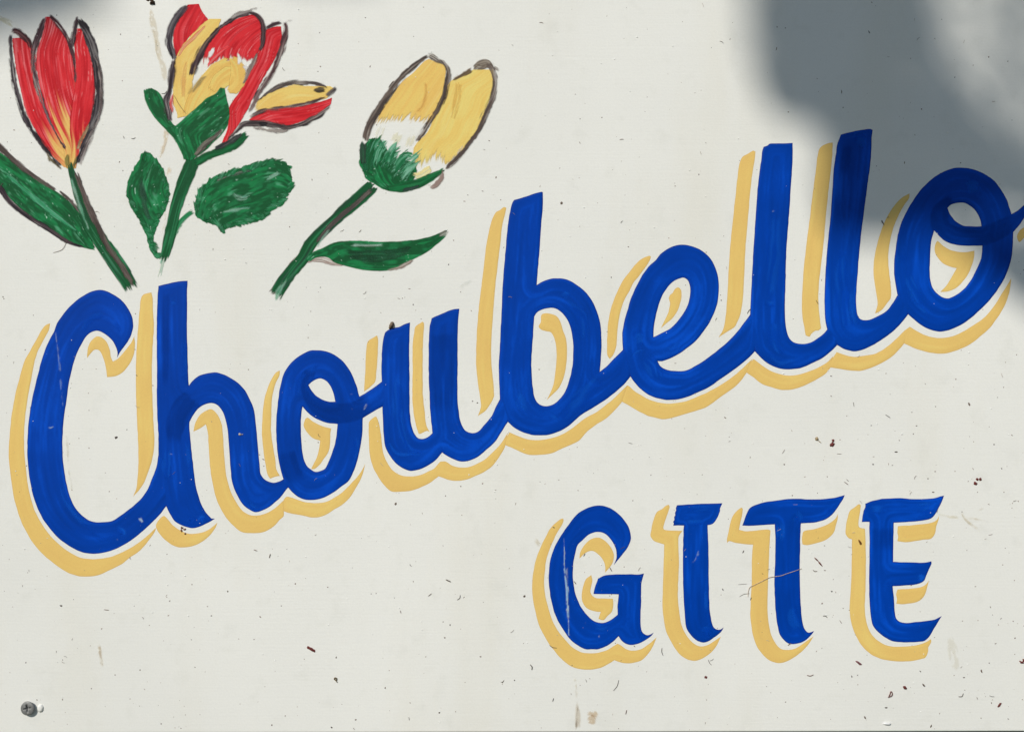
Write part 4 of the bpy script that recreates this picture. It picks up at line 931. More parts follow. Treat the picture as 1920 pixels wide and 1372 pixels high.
# ---- closed yellow flower (right)
GROW = 1.15
FC = flower("yellow painted flower bud leaning right with a green cup and curved stem")
emit("stem", [bristle("563,475 545,502 530,528 504,556", (6, 11, 13, 8), (110, 92, 86), (176, 160, 152), 0.45, 90, 0.10, rag=18),
              stem("705,343 667.6,377 636.3,404 609,429 584,456.3 567.5,483.4 548.8,506.4 530,531 512,560", (17, 18, 17, 15, 16, 17, 17, 18, 17), 91, 0.14, 0.75, None, 0.15),
              bristle("700,352 668,382 638,407 611,433 592,458", (6, 7, 7, 6, 3), (76, 68, 66), (116, 106, 100), 0.4, 92, 0.17),
              bristle("540,520 526,540 512,566", (6, 9, 7), (90, 170, 130), (180, 215, 196), 0.5, 93, 0.17, rag=18, alpha=.55, soft=3.0),
              bristle("620,428 606,446 594,466", (2, 3, 2), (150, 200, 176), (215, 232, 222), 0.5, 94, 0.17, alpha=.55, soft=3.0)], FC)
emit("leaf", [bristle("572,490 596,486 622,492 646,497", (6, 10, 8, 3), (150, 128, 120), (214, 204, 196), 0.5, 95, 0.10),
              leafpaint("571,490 588,474 605,466.8 632,455.3 667.6,453.2 719.7,455.3 761.4,453.2 803,447 841,432", "576,492 592,482 613.4,481.3 626,489.7 646.8,496 688.4,505.3 730,504.3 771.8,485.5 803,468.8 838,440", 96, 0.14, 0.3, 0.7, 0.9),
              bristle("640,474 690,480 740,476 780,462", (6, 22, 18, 4), (36, 66, 50), (52, 92, 70), 0.25, 97, 0.17, rag=20, alpha=.5, soft=4.0),
              bristle("655,459 690,461 725,459", (2, 4, 2), (150, 200, 176), (225, 236, 230), 0.6, 98, 0.19, alpha=.55, soft=3.0),
              bristle("724,508 752,500 778,486", (2, 5, 2), (140, 122, 112), (200, 188, 178), 0.4, 99, 0.17),
              bristle("822,444 834,437 844,430", (6, 6, 2), (110, 112, 100), (200, 200, 190), 0.5, 100, 0.18)], FC)
emit("petal", [petal("683.4,268.4 709,226.8 720,201.7 735.5,182 754,157 777,136 798,114", "774,273 794.5,239.3 811,218.4 822,197.6 828,172.6 832,143.4 832,125 802,112", 101, 0.12, 'yellow', rag=0.8, white_to=(0.12, 0.44), ytone=((230, 189, 105), (235, 200, 113))),
               bristle("777,214 792,200 799,176 797,150", (3, 4, 4, 2), (222, 178, 98), (228, 186, 104), 0.5, 102, 0.15, alpha=.5, soft=4.0)], FC)
emit("petal", [petal("773,329 781,274 804.5,247.6 819,214 832,189 838,168.4 847,153.8 871,143.4 890,131", "814.7,318 848.5,300.5 872,272.6 892.5,243.4 907,212 917.5,181 923,149.6 921.5,131", 103, 0.13, 'yellow', rag=0.9, white_to=(0.0, 0.26), ytone=((231, 197, 109), (237, 210, 124))),
               bristle("860,150 856,190 848,230", (7, 12, 5), (230, 192, 106), (234, 202, 114), 0.5, 104, 0.16, alpha=.5, soft=4.0)], FC)
emit("sepal", [bristle("683,262 680,284 682,312", (8, 11, 8), (40, 58, 48), (52, 96, 70), 0.25, 220, 0.20, rag=8),
               bristle("722,228 712,252 708,272", (8, 12, 6), (238, 226, 190), (234, 234, 226), 0.6, 221, 0.16, alpha=.3, rag=16, soft=5.0),
               bristle("752,240 742,262 734,280", (10, 14, 6), (238, 226, 180), (236, 234, 226), 0.6, 222, 0.16, alpha=.3, rag=16, soft=5.0),
               bristle("781,246 768,268 760,284", (8, 12, 6), (238, 222, 170), (234, 230, 214), 0.6, 223, 0.16, alpha=.3, rag=16, soft=5.0),
               bristle("694,292 704,268 716,246", (8, 9, 2), (30, 104, 64), (120, 188, 156), 0.5, 224, 0.2, rag=20, edge_rag=2),
               bristle("722,300 738,276 750,258", (8, 9, 2), (60, 140, 100), (170, 214, 192), 0.6, 225, 0.2, rag=22, edge_rag=2),
               bristle("760,312 782,290 794,276", (8, 9, 2), (60, 140, 100), (180, 218, 198), 0.6, 226, 0.2, rag=22, edge_rag=2),
               bristle("688,330 690,300 695,276 698,258", (10, 18, 14, 6), GRN1, (40, 110, 74), 0.35, 210, 0.19, rag=16),
               bristle("700,318 708,286 718,256", (11, 14, 4), (30, 104, 64), (130, 196, 164), 0.3, 211, 0.192, rag=24, edge_rag=2),
               bristle("716,322 730,290 746,266", (11, 14, 4), (30, 104, 64), (130, 196, 164), 0.3, 212, 0.193, rag=26, edge_rag=2),
               bristle("734,330 752,300 774,276", (11, 14, 4), (30, 104, 64), (140, 200, 170), 0.3, 213, 0.194, rag=26, edge_rag=2),
               bristle("748,342 772,314 792,292", (11, 14, 4), (30, 104, 64), (150, 205, 178), 0.3, 214, 0.195, rag=26, edge_rag=2),
               bristle("772,326 786,330 800,322 812,310", (5, 12, 12, 5), (232, 214, 150), (240, 228, 184), 0.3, 215, 0.196, rag=10),
               bristle("704,300 716,282 726,262", (16, 14, 5), GRN1, (120, 190, 156), 0.35, 205, 0.185, rag=18),
               bristle("714,318 736,292 756,276", (20, 16, 5), GRN1, (120, 190, 156), 0.35, 206, 0.186, rag=20),
               bristle("728,328 752,304 776,286", (18, 16, 5), GRN1, (130, 196, 164), 0.4, 207, 0.187, rag=22),
               bristle("742,338 766,318 784,300", (16, 14, 5), GRN1, (120, 190, 156), 0.35, 208, 0.188, rag=18),
               bristle("690,300 700,276 708,256", (16, 12, 4), GRN1, GRN2, 0.3, 209, 0.184, rag=14),
               leafpaint("719.7,356 703,345 690.5,337.5 684,327 677,312 676,300 683,276 696,258", "722,357 749,356 772,338 779,318 772,304 754,302 737,296 724,282 708,256", 105, 0.17, 0.35, 0.62, 2.2),
               bristle("708,282 716,268 730,258", (4, 8, 4), (40, 120, 76), (150, 205, 178), 0.5, 106, 0.19, rag=14),
               bristle("724,292 738,282 752,270", (6, 10, 5), GRN2, (150, 205, 178), 0.5, 107, 0.19, rag=16),
               bristle("742,300 758,292 782,290", (6, 10, 4), GRN2, (140, 200, 170), 0.5, 108, 0.19, rag=16),
               bristle("748,326 768,312 786,300", (10, 12, 5), GRN2, (120, 190, 156), 0.45, 109, 0.19, rag=16),
               bristle("720,354 750,352 786,344 812,330 836,314", (7, 14, 15, 11, 4), GRN1, GRN2, 0.12, 110, 0.19),
               bristle("750,358 772,354 792,346", (3, 6, 3), (40, 60, 54), (64, 82, 74), 0.2, 111, 0.21)], FC)
emit("outline", [
    *outline("682,268 691.7,237 710.5,203.8 725,181 743.8,153.8 766.8,131 787.6,114 806,104", (10, 14, 12, 11, 10, 9, 8, 5), GRY1, GRY2, 0.22, 112, 0.24, edge_rag=1.4),
    *outline("798,104 808,106 821,114 832,120", (5, 9, 8, 4), (86, 76, 70), (150, 138, 126), 0.35, 113, 0.24),
    *outline("825,108 836,124 840,140 836,158 832,178 821,203.8 808.4,225 796,245.5 778,268", (3, 7, 9, 8, 8, 8, 8, 8, 4), GRY1, (120, 104, 94), 0.25, 114, 0.25, edge_rag=1.2),
    *outline("846,152 869,140 888,129", (3, 7, 6), (96, 78, 60), (150, 130, 100), 0.3, 115, 0.24),
    *outline("884,130 902,122 914,120 926,130", (5, 16, 16, 5), (112, 100, 88), (176, 166, 152), 0.35, 116, 0.24, lq=1.3),
    *outline("912,116 925,133 930,154 925.5,181 911,214 896,247.6 877.2,273 856.4,296 834,319", (6, 9, 9, 9, 9, 8, 8, 7, 4), (84, 72, 68), (140, 126, 118), 0.28, 117, 0.25, edge_rag=1.5),
    *outline("922,124 932,130 940,137", (3, 3, 1), (140, 130, 122), (190, 182, 174), 0.5, 118, 0.25),
    *outline("832,316 826,336 812,350 798,352", (3, 8, 8, 3), (150, 128, 120), (214, 202, 194), 0.55, 119, 0.24, rag=12),
    *outline("872,270 854,296 838,312", (2, 4, 2), (190, 182, 174), (226, 222, 214), 0.5, 120, 0.23)], FC)

# ------------------------------------------------------------------ brush marks, scuffs and scratches on the letters
GROW = 1.0
BB1, BB2 = (0, 76, 198), (16, 104, 226)
DB1, DB2 = (0, 54, 146), (0, 58, 154)
def marks(letter, items, name="brush_mark", c1=BB1, c2=BB2):
    for k, (s, w, al) in enumerate(items):
        emit(name, [bristle(s, [q * 1.5 for q in w], c1, c2, 0.35, 200 + letter * 11 + k, 0.16 + 0.025 * (letter % 9) + 0.03 + 0.004 * k, alpha=min(1, al * 1.25), rag=6, a0=14, a1=14,
                            soft=max(3.0, 0.45 * max(w)), lq=4.0, ls=70, edge_rag=0.6, clip=LOOPS[letter])], LET[letter])
def dark_marks(letter, items):
    for k, (s, w, al) in enumerate(items):
        emit("brush_mark", [bristle(s, w, DB1, DB2, 0.2, 300 + letter * 11 + k, 0.16 + 0.025 * (letter % 9) + 0.02 + 0.002 * k, alpha=al * .62, rag=5, a0=10, a1=26, soft=5.0, lq=6.0, ls=90, edge_rag=0.8, clip=LOOPS[letter])], LET[letter])
dark_marks(1, [("366,744 342,768 328,800 326,838", (40, 42, 34, 18), .5), ("312,545 310,640 310,730", (10, 14, 10), .4)])
dark_marks(2, [("584,690 576,716 588,750 620,772 660,772 700,752", (20, 26, 34, 36, 36, 36), .5), ("537,842 546,880 566,908", (28, 34, 26), .5)])
dark_marks(3, [("830,620 832,720 832,780", (40, 42, 30), .35)])
dark_marks(8, [("1790,372 1762,400 1768,432 1800,444 1850,440 1905,415", (20, 34, 36, 34, 34, 30), .55)])
dark_marks(12, [("1653,985 1653,1040", (38, 34), .35)])
dark_marks(7, [("1590,268 1585,300 1582,340", (16, 16, 12), .35)])
marks(0, [("150,628 172,598 200,588", (4, 8, 5), .35), ("214,598 222,616 227,628", (3, 6, 2), .4), ("112,905 124,940 148,972 180,990", (4, 5, 5, 3), .35), ("215,985 232,1000 222,1006", (4, 8, 3), .5), ("160,985 190,1010 230,1000", (3, 6, 3), .25)])
marks(1, [("315,572 326,568 335,563", (6, 8, 2), .5), ("346,630 347,680 345,720", (5, 8, 5), .35), ("318,835 312,870 316,905", (6, 14, 5), .4), ("352,820 356,860 360,900", (5, 9, 5), .35), ("372,985 380,972 392,976", (5, 9, 3), .6), ("345,985 360,976 352,962", (4, 9, 3), .35), ("463,935 474,950 492,950", (3, 4, 3), .5), ("452,748 456,760", (6, 6), .3)])
marks(2, [("578,690 560,715 556,750", (4, 9, 4), .4), ("582,708 586,692 600,684", (3, 5, 2), .4), ("664,815 668,830 660,870", (6, 10, 5), .3)])
marks(3, [("745,700 748,790 775,848 800,845", (5, 14, 8, 3), .35), ("725,820 745,850 790,850", (2, 5, 3), .45), ("838,788 842,802", (9, 9), .5), ("850,815 860,822", (3, 4), .55), ("885,832 912,822", (4, 3), .5), ("862,838 880,836", (3, 4), .5), ("822,830 836,850", (3, 3), .4)])
marks(4, [("1046,556 1062,551 1076,549", (5, 8, 4), .5), ("1056,562 1078,590 1098,640", (6, 26, 10), .28), ("972,730 978,760 990,775", (5, 14, 6), .45), ("1028,772 1038,780 1050,790", (5, 7, 4), .5), ("1130,705 1090,745 1050,790", (10, 22, 10), .3), ("948,745 956,748", (8, 8), .25)])
marks(5, [("1184,640 1198,634 1214,632", (12, 22, 10), .4), ("1210,660 1220,680 1240,715", (8, 20, 8), .35), ("1180,672 1192,660 1212,652", (3, 4, 2), .5), ("1280,640 1262,655 1242,662", (4, 16, 6), .25)])
marks(6, [("1430,566 1445,570 1460,571", (6, 7, 4), .55), ("1456,400 1450,480 1446,560", (10, 18, 8), .3), ("1448,400 1454,390", (3, 3), .6), ("1450,600 1452,640 1470,668", (6, 14, 5), .4), ("1440,660 1460,680 1500,672", (3, 5, 3), .4)])
marks(7, [("1600,270 1612,262 1628,262", (14, 24, 12), .35), ("1580,470 1576,540 1590,620", (8, 20, 12), .35), ("1598,540 1598,590 1608,612", (5, 7, 4), .45)])
marks(8, [("1808,358 1824,350 1842,356", (10, 18, 8), .4), ("1700,510 1712,545 1735,575", (7, 14, 7), .4), ("1714,526 1718,532", (7, 7), .7), ("1703,540 1715,568 1745,592", (3, 4, 3), .45), ("1690,470 1692,500", (20, 16), .3), ("1880,350 1890,375", (3, 3), .4)])
marks(9, [("1052,988 1072,966 1098,955", (2, 3, 2), .5), ("1172,1015 1178,1010", (6, 6), .6), ("1110,1170 1130,1176 1146,1166", (4, 8, 4), .4), ("1200,1180 1206,1194 1214,1192", (4, 9, 3), .45), ("1078,1130 1096,1154", (3, 4), .45), ("1040,1105 1046,1120", (8, 8), .4)])
marks(10, [("1285,956 1310,953 1340,950", (4, 7, 3), .35), ("1280,976 1300,979 1325,976", (5, 8, 4), .45), ("1322,1100 1324,1150", (4, 5), .45), ("1318,1195 1326,1182 1338,1184", (5, 12, 4), .45), ("1300,1182 1312,1196", (2, 3), .5)])
marks(11, [("1462,974 1464,1000 1466,1020", (12, 12, 5), .45), ("1484,965 1494,967 1497,985", (8, 14, 6), .35), ("1488,1130 1486,1160 1500,1182", (5, 14, 8), .4), ("1560,940 1574,938", (8, 5), .4), ("1548,966 1556,958 1566,946", (6, 9, 3), .35)])
marks(12, [("1626,953 1645,954 1662,954", (6, 9, 7), .5), ("1715,948 1738,944 1756,942", (3, 4, 3), .5), ("1724,966 1740,958 1754,952", (6, 12, 6), .45), ("1716,1066 1732,1066", (4, 5), .5), ("1714,1088 1726,1084 1738,1072", (5, 10, 4), .6), ("1652,1094 1690,1096", (5, 4), .4), ("1732,1194 1746,1178", (8, 5), .5)])

CW1, CW2 = (150, 190, 236), (226, 234, 244)
def scuff(letter, items):
    for k, (s, w, al) in enumerate(items):
        emit("scuff", [bristle(s, w, CW1, CW2, 0.45, 400 + letter * 9 + k, 0.36 + 0.003 * k, alpha=al * .85, rag=5, a0=3, a1=3, soft=0.9, lq=1.2, ls=18)], LET[letter])
scuff(0, [("258,972 264,973 270,980", (3, 5, 3), .9), ("257,986 258,987", (2, 2), .8), ("260,989 263,990", (3, 3), .9), ("105,620 110,660 114,710 118,752 120,763", (.8, 1.2, 1.3, 1.2, .8), .35), ("88,804 95,801 101,798", (.6, 1.6, 1.4), .6), ("217,1012 226,1012", (1.5, 1), .5)])
scuff(1, [("318,819 326,815", (1.5, 1), .4), ("317,850 328,850", (1, 1), .3)])
scuff(2, [("637,749 643,752", (3, 3), .7), ("657,741 664,738", (2, 3), .45), ("679,770 684,764 689,756", (1, 2, 1.5), .45), ("672,822 671,828", (3, 3), .6), ("656,765 663,769", (1.5, 1.5), .35)])
scuff(3, [("863,800 866,806", (3, 2), .8), ("738,668 740,669", (2, 2), .4)])
scuff(4, [("950,750 952,752", (2.5, 2.5), .8), ("1035,793 1037,796", (2, 2), .6), ("1075,778 1077,780", (3, 3), .3)])
scuff(5, [("1300,497 1302,498", (3, 3), .9), ("1196,685 1198,686", (2, 2), .5)])
scuff(6, [("1446,402 1453,393", (1.5, 2.5), .35), ("1466,414 1469,415", (2, 2), .7)])
scuff(9, [("1057,1005 1058,1030 1058,1055 1061,1085 1064,1110 1064,1140 1066,1165 1066,1193", (1, 1.2, 1.6, 2, 4, 3, 2.4, 2), .85),
          ("1062,1045 1063,1065 1063,1090 1062,1106", (1, 1.2, 1.4, 1.5), .5), ("1097,1165 1101,1168", (2, 3), .7), ("1104,1169 1107,1171", (1.5, 1.5), .6), ("1117,1167 1122,1167", (2.5, 2.5), .6), ("1124,1188 1124,1199", (2.4, 1.6), .75), ("1105,1206 1107,1203", (1.5, 2), .4), ("1059,1004 1060,1009", (2, 2), .5)])
scuff(10, [("1289,1132 1293,1136", (2.4, 2.4), .9), ("1295,1137 1298,1138", (2, 2), .9), ("1294,1057 1302,1052 1307,1042 1311,1030", (.8, 1.4, 1.3, .8), .5)])
scuff(11, [("1497,1115 1498,1122", (1.5, 2), .7)])
scuff(12, [("1692,1198 1694,1198", (3.4, 3.4), .8)])
smudge = bristle("1486,1050 1488,1042", (5, 4), (70, 70, 100), (96, 92, 112), 0.2, 470, 0.45, rag=4, alpha=.6)
emit("smudge", [smudge], LET[11])

# ------------------------------------------------------------------ stains on the board
TAN1, TAN2 = (214, 196, 160), (226, 214, 188)
def stain(items, label):
    ps = []
    for k, (s, w, al, c1, c2) in enumerate(items):
        emit("stain", [bristle(s, w, c1, c2, 0.62, 500 + len(label) * 7 + k, 0.06 + .005 * k, alpha=al * .58, rag=8, a0=8, a1=8, soft=3.5, lq=3.2, ls=9, edge_rag=1.8)], SIGN, M_STAIN, label)
stain([("283,14 284,30 288,52 292,70 300,110 308,135 309,158", (5, 10, 10, 9, 10, 11, 8), .5, TAN1, TAN2),
       ("280,26 284,45 290,62 293,90 299,118", (1.5, 1.6, 1.4, 1.4, 1), .5, (190, 164, 110), (214, 196, 150)),
       ("312,240 310,262 304,282 297,302", (6, 6, 5, 5), .6, (220, 190, 140), TAN2),
       ("314,238 312,262 308,280 299,296", (1.2, 1.4, 1.2, 1), .6, (190, 150, 96), (206, 176, 130)),
       ("319,308 318,320 318,333", (6, 8, 9), .55, (220, 190, 140), (228, 206, 166)),
       ("315,330 319,332 323,329", (3, 5, 3), .8, (190, 140, 80), (206, 160, 104)),
       ("312,392 309,420 305,440", (3, 4, 3), .4, TAN1, TAN2)], "faint tan water run beside the middle flower")
stain([("-10,33 8,38 22,46 30,55", (5, 9, 9, 3), .55, (206, 194, 140), (220, 212, 180)),
       ("2,45 4,46", (3, 3), .9, (50, 44, 30), (80, 70, 50))], "yellowish mark beside the red flower")
stain([("1078,1262 1080,1290 1082,1312", (1.4, 1.4, 2), .5, (200, 184, 150), (214, 202, 172)),
       ("1081,1310 1083,1335 1084,1372", (3, 8, 9), .42, (176, 150, 108), (206, 188, 150)),
       ("1083,1318 1081,1345 1082,1368", (.8, 1.8, 2.4), .75, (110, 88, 54), (150, 124, 84))], "brown run below the capital G")
stain([("1098,1346 1110,1344 1122,1350", (14, 26, 14), .7, (206, 172, 124), (222, 200, 164)),
       ("1100,1338 1112,1340 1120,1346", (2, 3, 2), .6, (170, 130, 84), (200, 164, 120))], "round tan spot at the bottom below the capital G")
stain([("183,1204 187,1222 190,1236 193,1254", (2, 6, 5, 1.5), .75, (186, 160, 120), (214, 200, 170))], "narrow tan scuff low on the board")
stain([("1755,964 1780,968 1806,969", (2, 3, 3), .5, (214, 200, 160), (224, 214, 186)),
       ("1800,955 1812,975 1838,995", (2, 2.4, 2), .6, (196, 176, 132), (214, 200, 164)),
       ("1806,968 1830,974 1862,980", (2, 2.6, 1.6), .55, (200, 182, 140), (216, 202, 168)),
       ("1832,962 1840,954 1848,948", (1.5, 2, 1.2), .5, (206, 192, 156), (220, 208, 180))], "dried hairline marks beside the capital E")
stain([("1778,1190 1786,1215 1792,1250 1796,1262", (8, 18, 16, 5), .26, (206, 196, 164), (222, 214, 192)),
       ("1786,1220 1788,1228 1791,1222", (1.5, 2, 1.5), .6, (180, 150, 126), (206, 184, 160)),
       ("1828,1225 1836,1216", (3, 4), .35, TAN1, TAN2)], "pale dirty smear below the capital E")
stain([("998,1006 1006,1014 1012,1020 1018,1018", (3, 8, 8, 4), .5, (202, 184, 146), (220, 208, 180))], "tan smear beside the capital G")
stain([("96,147 100,150 104,156", (5, 8, 5), .75, (120, 60, 40), (170, 70, 60))], "brown spot on the middle petal of the red flower")
stain([("125,805 127,840 130,880 136,930", (1.4, 2.4, 1.6, 1.2), .4, (190, 178, 150), (214, 206, 186)), ("124,809 126,813", (3, 4), .8, (90, 76, 56), (130, 112, 84))], "thin dirty run inside the capital C")
stain([("860,545 875,532 892,522", (3, 9, 4), .25, (190, 196, 190), (214, 216, 210))], "grey rub below the leaning flower")

# ------------------------------------------------------------------ screw and filler blob
def screw():
    cx, cy, r = 54.0, 1325.5, 12.6
    nr, na = 18, 72
    V, F = [], []
    mmp = PX * 1000
    for i in range(nr + 1):
        q = i / nr
        for k in range(na):
            a = 2 * math.pi * k / na
            x, y = q * math.cos(a), q * math.sin(a)
            h = 2.5 - 0.35 * q ** 4
            # four-armed recess
            ra = a + math.radians(14)
            xx, yy = q * math.cos(ra), q * math.sin(ra)
            arm = min(abs(xx), abs(yy))
            if q < 0.62 and arm < 0.15:
                h -= 1.5 * (1 - (q / 0.62) ** 2) * (1 - (arm / 0.15) ** 4) + 0.05
            elif q < 0.28:
                h -= 0.9 * (1 - q / 0.28)
            # slightly tilted, as driven in by hand
            h += 0.25 * x + 0.30 * y
            V.append(P3(cx + x * r, cy + y * r, h))
        # (rim ring handled below)
    base = (nr + 1) * na
    for k in range(na):
        a = 2 * math.pi * k / na
        V.append(P3(cx + math.cos(a) * r * 1.02, cy + math.sin(a) * r * 1.02, 1.7 + 0.25 * math.cos(a) + 0.3 * math.sin(a)))
    for k in range(na):
        a = 2 * math.pi * k / na
        V.append(P3(cx + math.cos(a) * r * 0.80, cy + math.sin(a) * r * 0.80, -0.2))
    rows = [i * na for i in range(nr + 1)] + [base, base + na]
    for i in range(len(rows) - 1):
        for k in range(na):
            j = (k + 1) % na
            F.append((rows[i] + k, rows[i] + j, rows[i + 1] + j, rows[i + 1] + k))
    m = plain_mat("zinc_steel", (122, 122, 120), 0.5, 0.2, 900.0, metal=0.35, spec=0.4)
    return mesh_obj("screw", V, F, m, SIGN, "grey cross-head screw near the bottom corner")
screw()

def dome(cx, cy, rx, ry, h, rings=6, na=20, rot=0.0, jag=0.0, seed=0, pw=2.0):
    r = random.Random(seed)
    V, F = [P3(cx, cy, h)], []
    jit = [1 + jag * (r.random() - 0.5) * 2 for _ in range(na)]
    for i in range(1, rings + 1):
        q = i / rings
        for k in range(na):
            a = 2 * math.pi * k / na
            x, y = q * rx * math.cos(a) * jit[k], q * ry * math.sin(a) * jit[k]
            X = cx + x * math.cos(rot) - y * math.sin(rot)
            Y = cy + x * math.sin(rot) + y * math.cos(rot)
            V.append(P3(X, Y, max(-0.05, h * (1 - q ** pw) * (1 + jag * 0.5 * (r.random() - 0.5)) - 0.02)))
    for k in range(na):
        F.append((0, 1 + (k + 1) % na, 1 + k))
    for i in range(rings - 1):
        for k in range(na):
            a = 1 + i * na + k
            b = 1 + i * na + (k + 1) % na
            F.append((a, b, b + na, a + na))
    # image y is down: faces must look at -Y
    return V, [f[::-1] for f in F]

M_FILL = plain_mat("white_filler", (226, 225, 219), 0.55, 0.04)
v, f = dome(76, 1327, 6.2, 8.0, 1.3, 8, 28, 0.1, 0.05, 3, pw=4.0)
mesh_obj("filler_blob", v, f, M_FILL, SIGN, "white painted-over blob beside the screw")

# ------------------------------------------------------------------ bits of debris stuck to the board
def world(v):
    return [(a, b, c + ZC) for a, b, c in v]

def bit_mat(name, c):
    return plain_mat(name, c, 0.75, 0.4, 1500.0)
M_RUST = bit_mat("red_brown_husk", (98, 44, 40))
M_DARK = bit_mat("dark_husk", (58, 46, 38))
M_TANB = bit_mat("tan_husk", (150, 132, 104))
M_GREY = bit_mat("grey_chip", (170, 162, 154))
M_WHITE = bit_mat("white_chip", (232, 230, 224))
M_MUD = bit_mat("dried_mud", (60, 42, 24))

def flake(name, label, cat, parts, mat, group=None):
    """a small loose thing: every blob is fused into one mesh"""
    V, F = [], []
    for d in parts:
        v, f = dome(*d)
        k = len(V)
        V += v
        F += [tuple(i + k for i in q) for q in f]
    xs = np.array(V)
    o = mesh_obj(name, world(V), F, mat)
    o["label"] = label
    o["category"] = cat
    if group:
        o["group"] = group
    return o

def tube_verts(pts, rad, h, na=6):
    """thin strand lying on the board; pts in pixels, rad px"""
    p = np.asarray(pts, float)
    t = np.gradient(p, axis=0)
    t /= np.linalg.norm(t, axis=1)[:, None] + 1e-9
    n = np.column_stack([-t[:, 1], t[:, 0]])
    V, F = [], []
    m = len(p)
    for i in range(m):
        rr = rad * (0.55 + 0.45 * math.sin(math.pi * (0.1 + 0.8 * i / max(1, m - 1))))
        for k in range(na):
            a = 2 * math.pi * k / na
            o = n[i] * math.cos(a) * rr
            V.append(P3(p[i, 0] + o[0], p[i, 1] + o[1], h + math.sin(a) * rr * PX * 1000))
    for i in range(m - 1):
        for k in range(na):
            j = (k + 1) % na
            F.append((i * na + k, i * na + j, (i + 1) * na + j, (i + 1) * na + k))
    return V, F

G = "dry bits stuck to the board"
flake("dried_mud", "dark brown lump of dried mud at the top edge above a tan run", "mud", [(281, -6, 7, 9, 2.2, 5, 14, 0.3, 0.3, 1), (286, 5, 4.6, 5.2, 2.0, 5, 14, 0.5, 0.35, 2), (277, 1, 3, 1.6, .6, 3, 8, 0.4, 0.4, 5)], M_MUD, G)
flake("dry_bud", "small brown bud standing on the top of the letter u", "bud", [(734.5, 609.5, 4.6, 6.6, 2.6, 6, 16, 0.35, 0.15, 3, 2.5), (731, 615, 2.6, 3.2, 1.5, 4, 10, 0.3, 0.3, 4)], bit_mat("bud_husk", (112, 96, 80)), G)
flake("bark_flake", "dark red rectangular flake low on the bare white board", "flake", [(578, 1213.4, 3.4, 2.8, .6, 3, 8, 0.5, 0.2, 6, 4), (583.8, 1216.4, 7.6, 3.0, .9, 4, 12, 0.53, 0.1, 7, 6), (589, 1219.6, 3, 2.6, .6, 3, 8, 0.5, 0.25, 8, 4)], M_RUST, G)
flake("husk_cluster", "red-brown husk in two pieces stuck above the capital T", "husk", [(1562, 826, 2.6, 3.4, .9, 4, 10, 0.1, 0.3, 9), (1560.5, 833, 4.0, 5.0, 1.0, 4, 12, 0.3, 0.35, 10)], M_RUST, G)
flake("husk_cluster", "pair of dark red-brown husks above the far end of the capital E", "husk", [(1832, 898.5, 3.2, 2.6, .8, 4, 10, 0.2, 0.3, 12), (1838, 898, 3.2, 3.0, .9, 4, 10, 0, 0.25, 13), (1829, 906, 4.4, 2.9, .9, 4, 10, 0.5, 0.3, 14)], M_RUST, G)
flake("grey_bud", "pale grey-tan bud with a thin tail below the second letter l", "bud", [(1531.5, 822.6, 3.4, 3.6, 1.3, 4, 12, 0.3, 0.15, 15), (1537, 828, 4.5, .9, .4, 3, 8, 0.7, 0.2, 16)], M_TANB, G)
flake("seed_husk", "brown pointed husk on the ochre shading of the capital E", "husk", [(1612.6, 1016, 5.8, 2.3, .9, 4, 12, 1.15, 0.3, 17), (1614, 1019, 2.4, 2.2, .7, 3, 8, 0.2, 0.3, 18)], bit_mat("brown_husk", (106, 66, 26)), G)
flake("twig_bit", "thin reddish twig between the capitals T and E", "twig", [(1531, 1048.5, 5.4, 1.4, .7, 3, 10, 0.75, 0.25, 19), (1538, 1056.5, 6.4, 1.3, .6, 3, 10, 0.85, 0.25, 20)], M_RUST, G)
flake("bark_flake", "purplish flake directly under the capital E", "flake", [(1610, 1242, 6.4, 2.2, .8, 4, 12, 0.55, 0.2, 21, 3), (1613, 1244.5, 3, 2.4, .7, 3, 8, 0.3, 0.25, 22)], bit_mat("purple_husk", (116, 74, 78)), G)
flake("bark_flake", "small square dark red flake near the bottom below the capital E", "flake", [(1696.4, 1288, 4.0, 3.0, .9, 4, 8, 0.4, 0.25, 23, 5)], M_RUST, G)
flake("bark_flake", "slanting red-brown sliver low at the right of the board", "flake", [(1873.5, 1321.5, 5.2, 1.9, .8, 4, 12, -0.85, 0.3, 24), (1876, 1318, 2.2, 1.6, .6, 3, 8, 0, 0.3, 25)], M_RUST, G)
flake("bark_flake", "red-brown scrap at the right edge of the picture", "flake", [(1915.5, 1241, 4.6, 2.6, .9, 4, 10, 0.4, 0.4, 26), (1919, 1237, 2.4, 3.0, .7, 3, 8, 0, 0.4, 27)], M_RUST, G)
flake("paint_chip", "white raised chip at the bottom edge below the capital E", "chip", [(1663, 1355.6, 9.4, 2.3, 1.4, 4, 14, 0.03, 0.2, 28, 4)], M_WHITE, G)
flake("grey_chip", "light grey fleck on the blue leg of the letter h", "chip", [(450, 814, 3.4, 2.6, .9, 4, 10, 0, 0.3, 29, 4), (454.5, 814.2, 2.2, 1.3, .6, 3, 8, 0, 0.3, 30)], M_GREY, G)
flake("husk_cluster", "crumbly brown husk under the foot of the letter h", "husk", [(341, 989, 3.6, 2.2, .8, 4, 10, 0.3, 0.4, 31), (346.5, 992, 3.6, 1.8, .7, 4, 10, 0.2, 0.4, 32), (340.5, 994.5, 2.2, 2.6, .7, 3, 8, 0, 0.4, 33), (347.5, 1000, 2.0, 1.8, .8, 3, 8, 0, 0.3, 34)], bit_mat("pale_brown_husk", (120, 84, 66)), G)

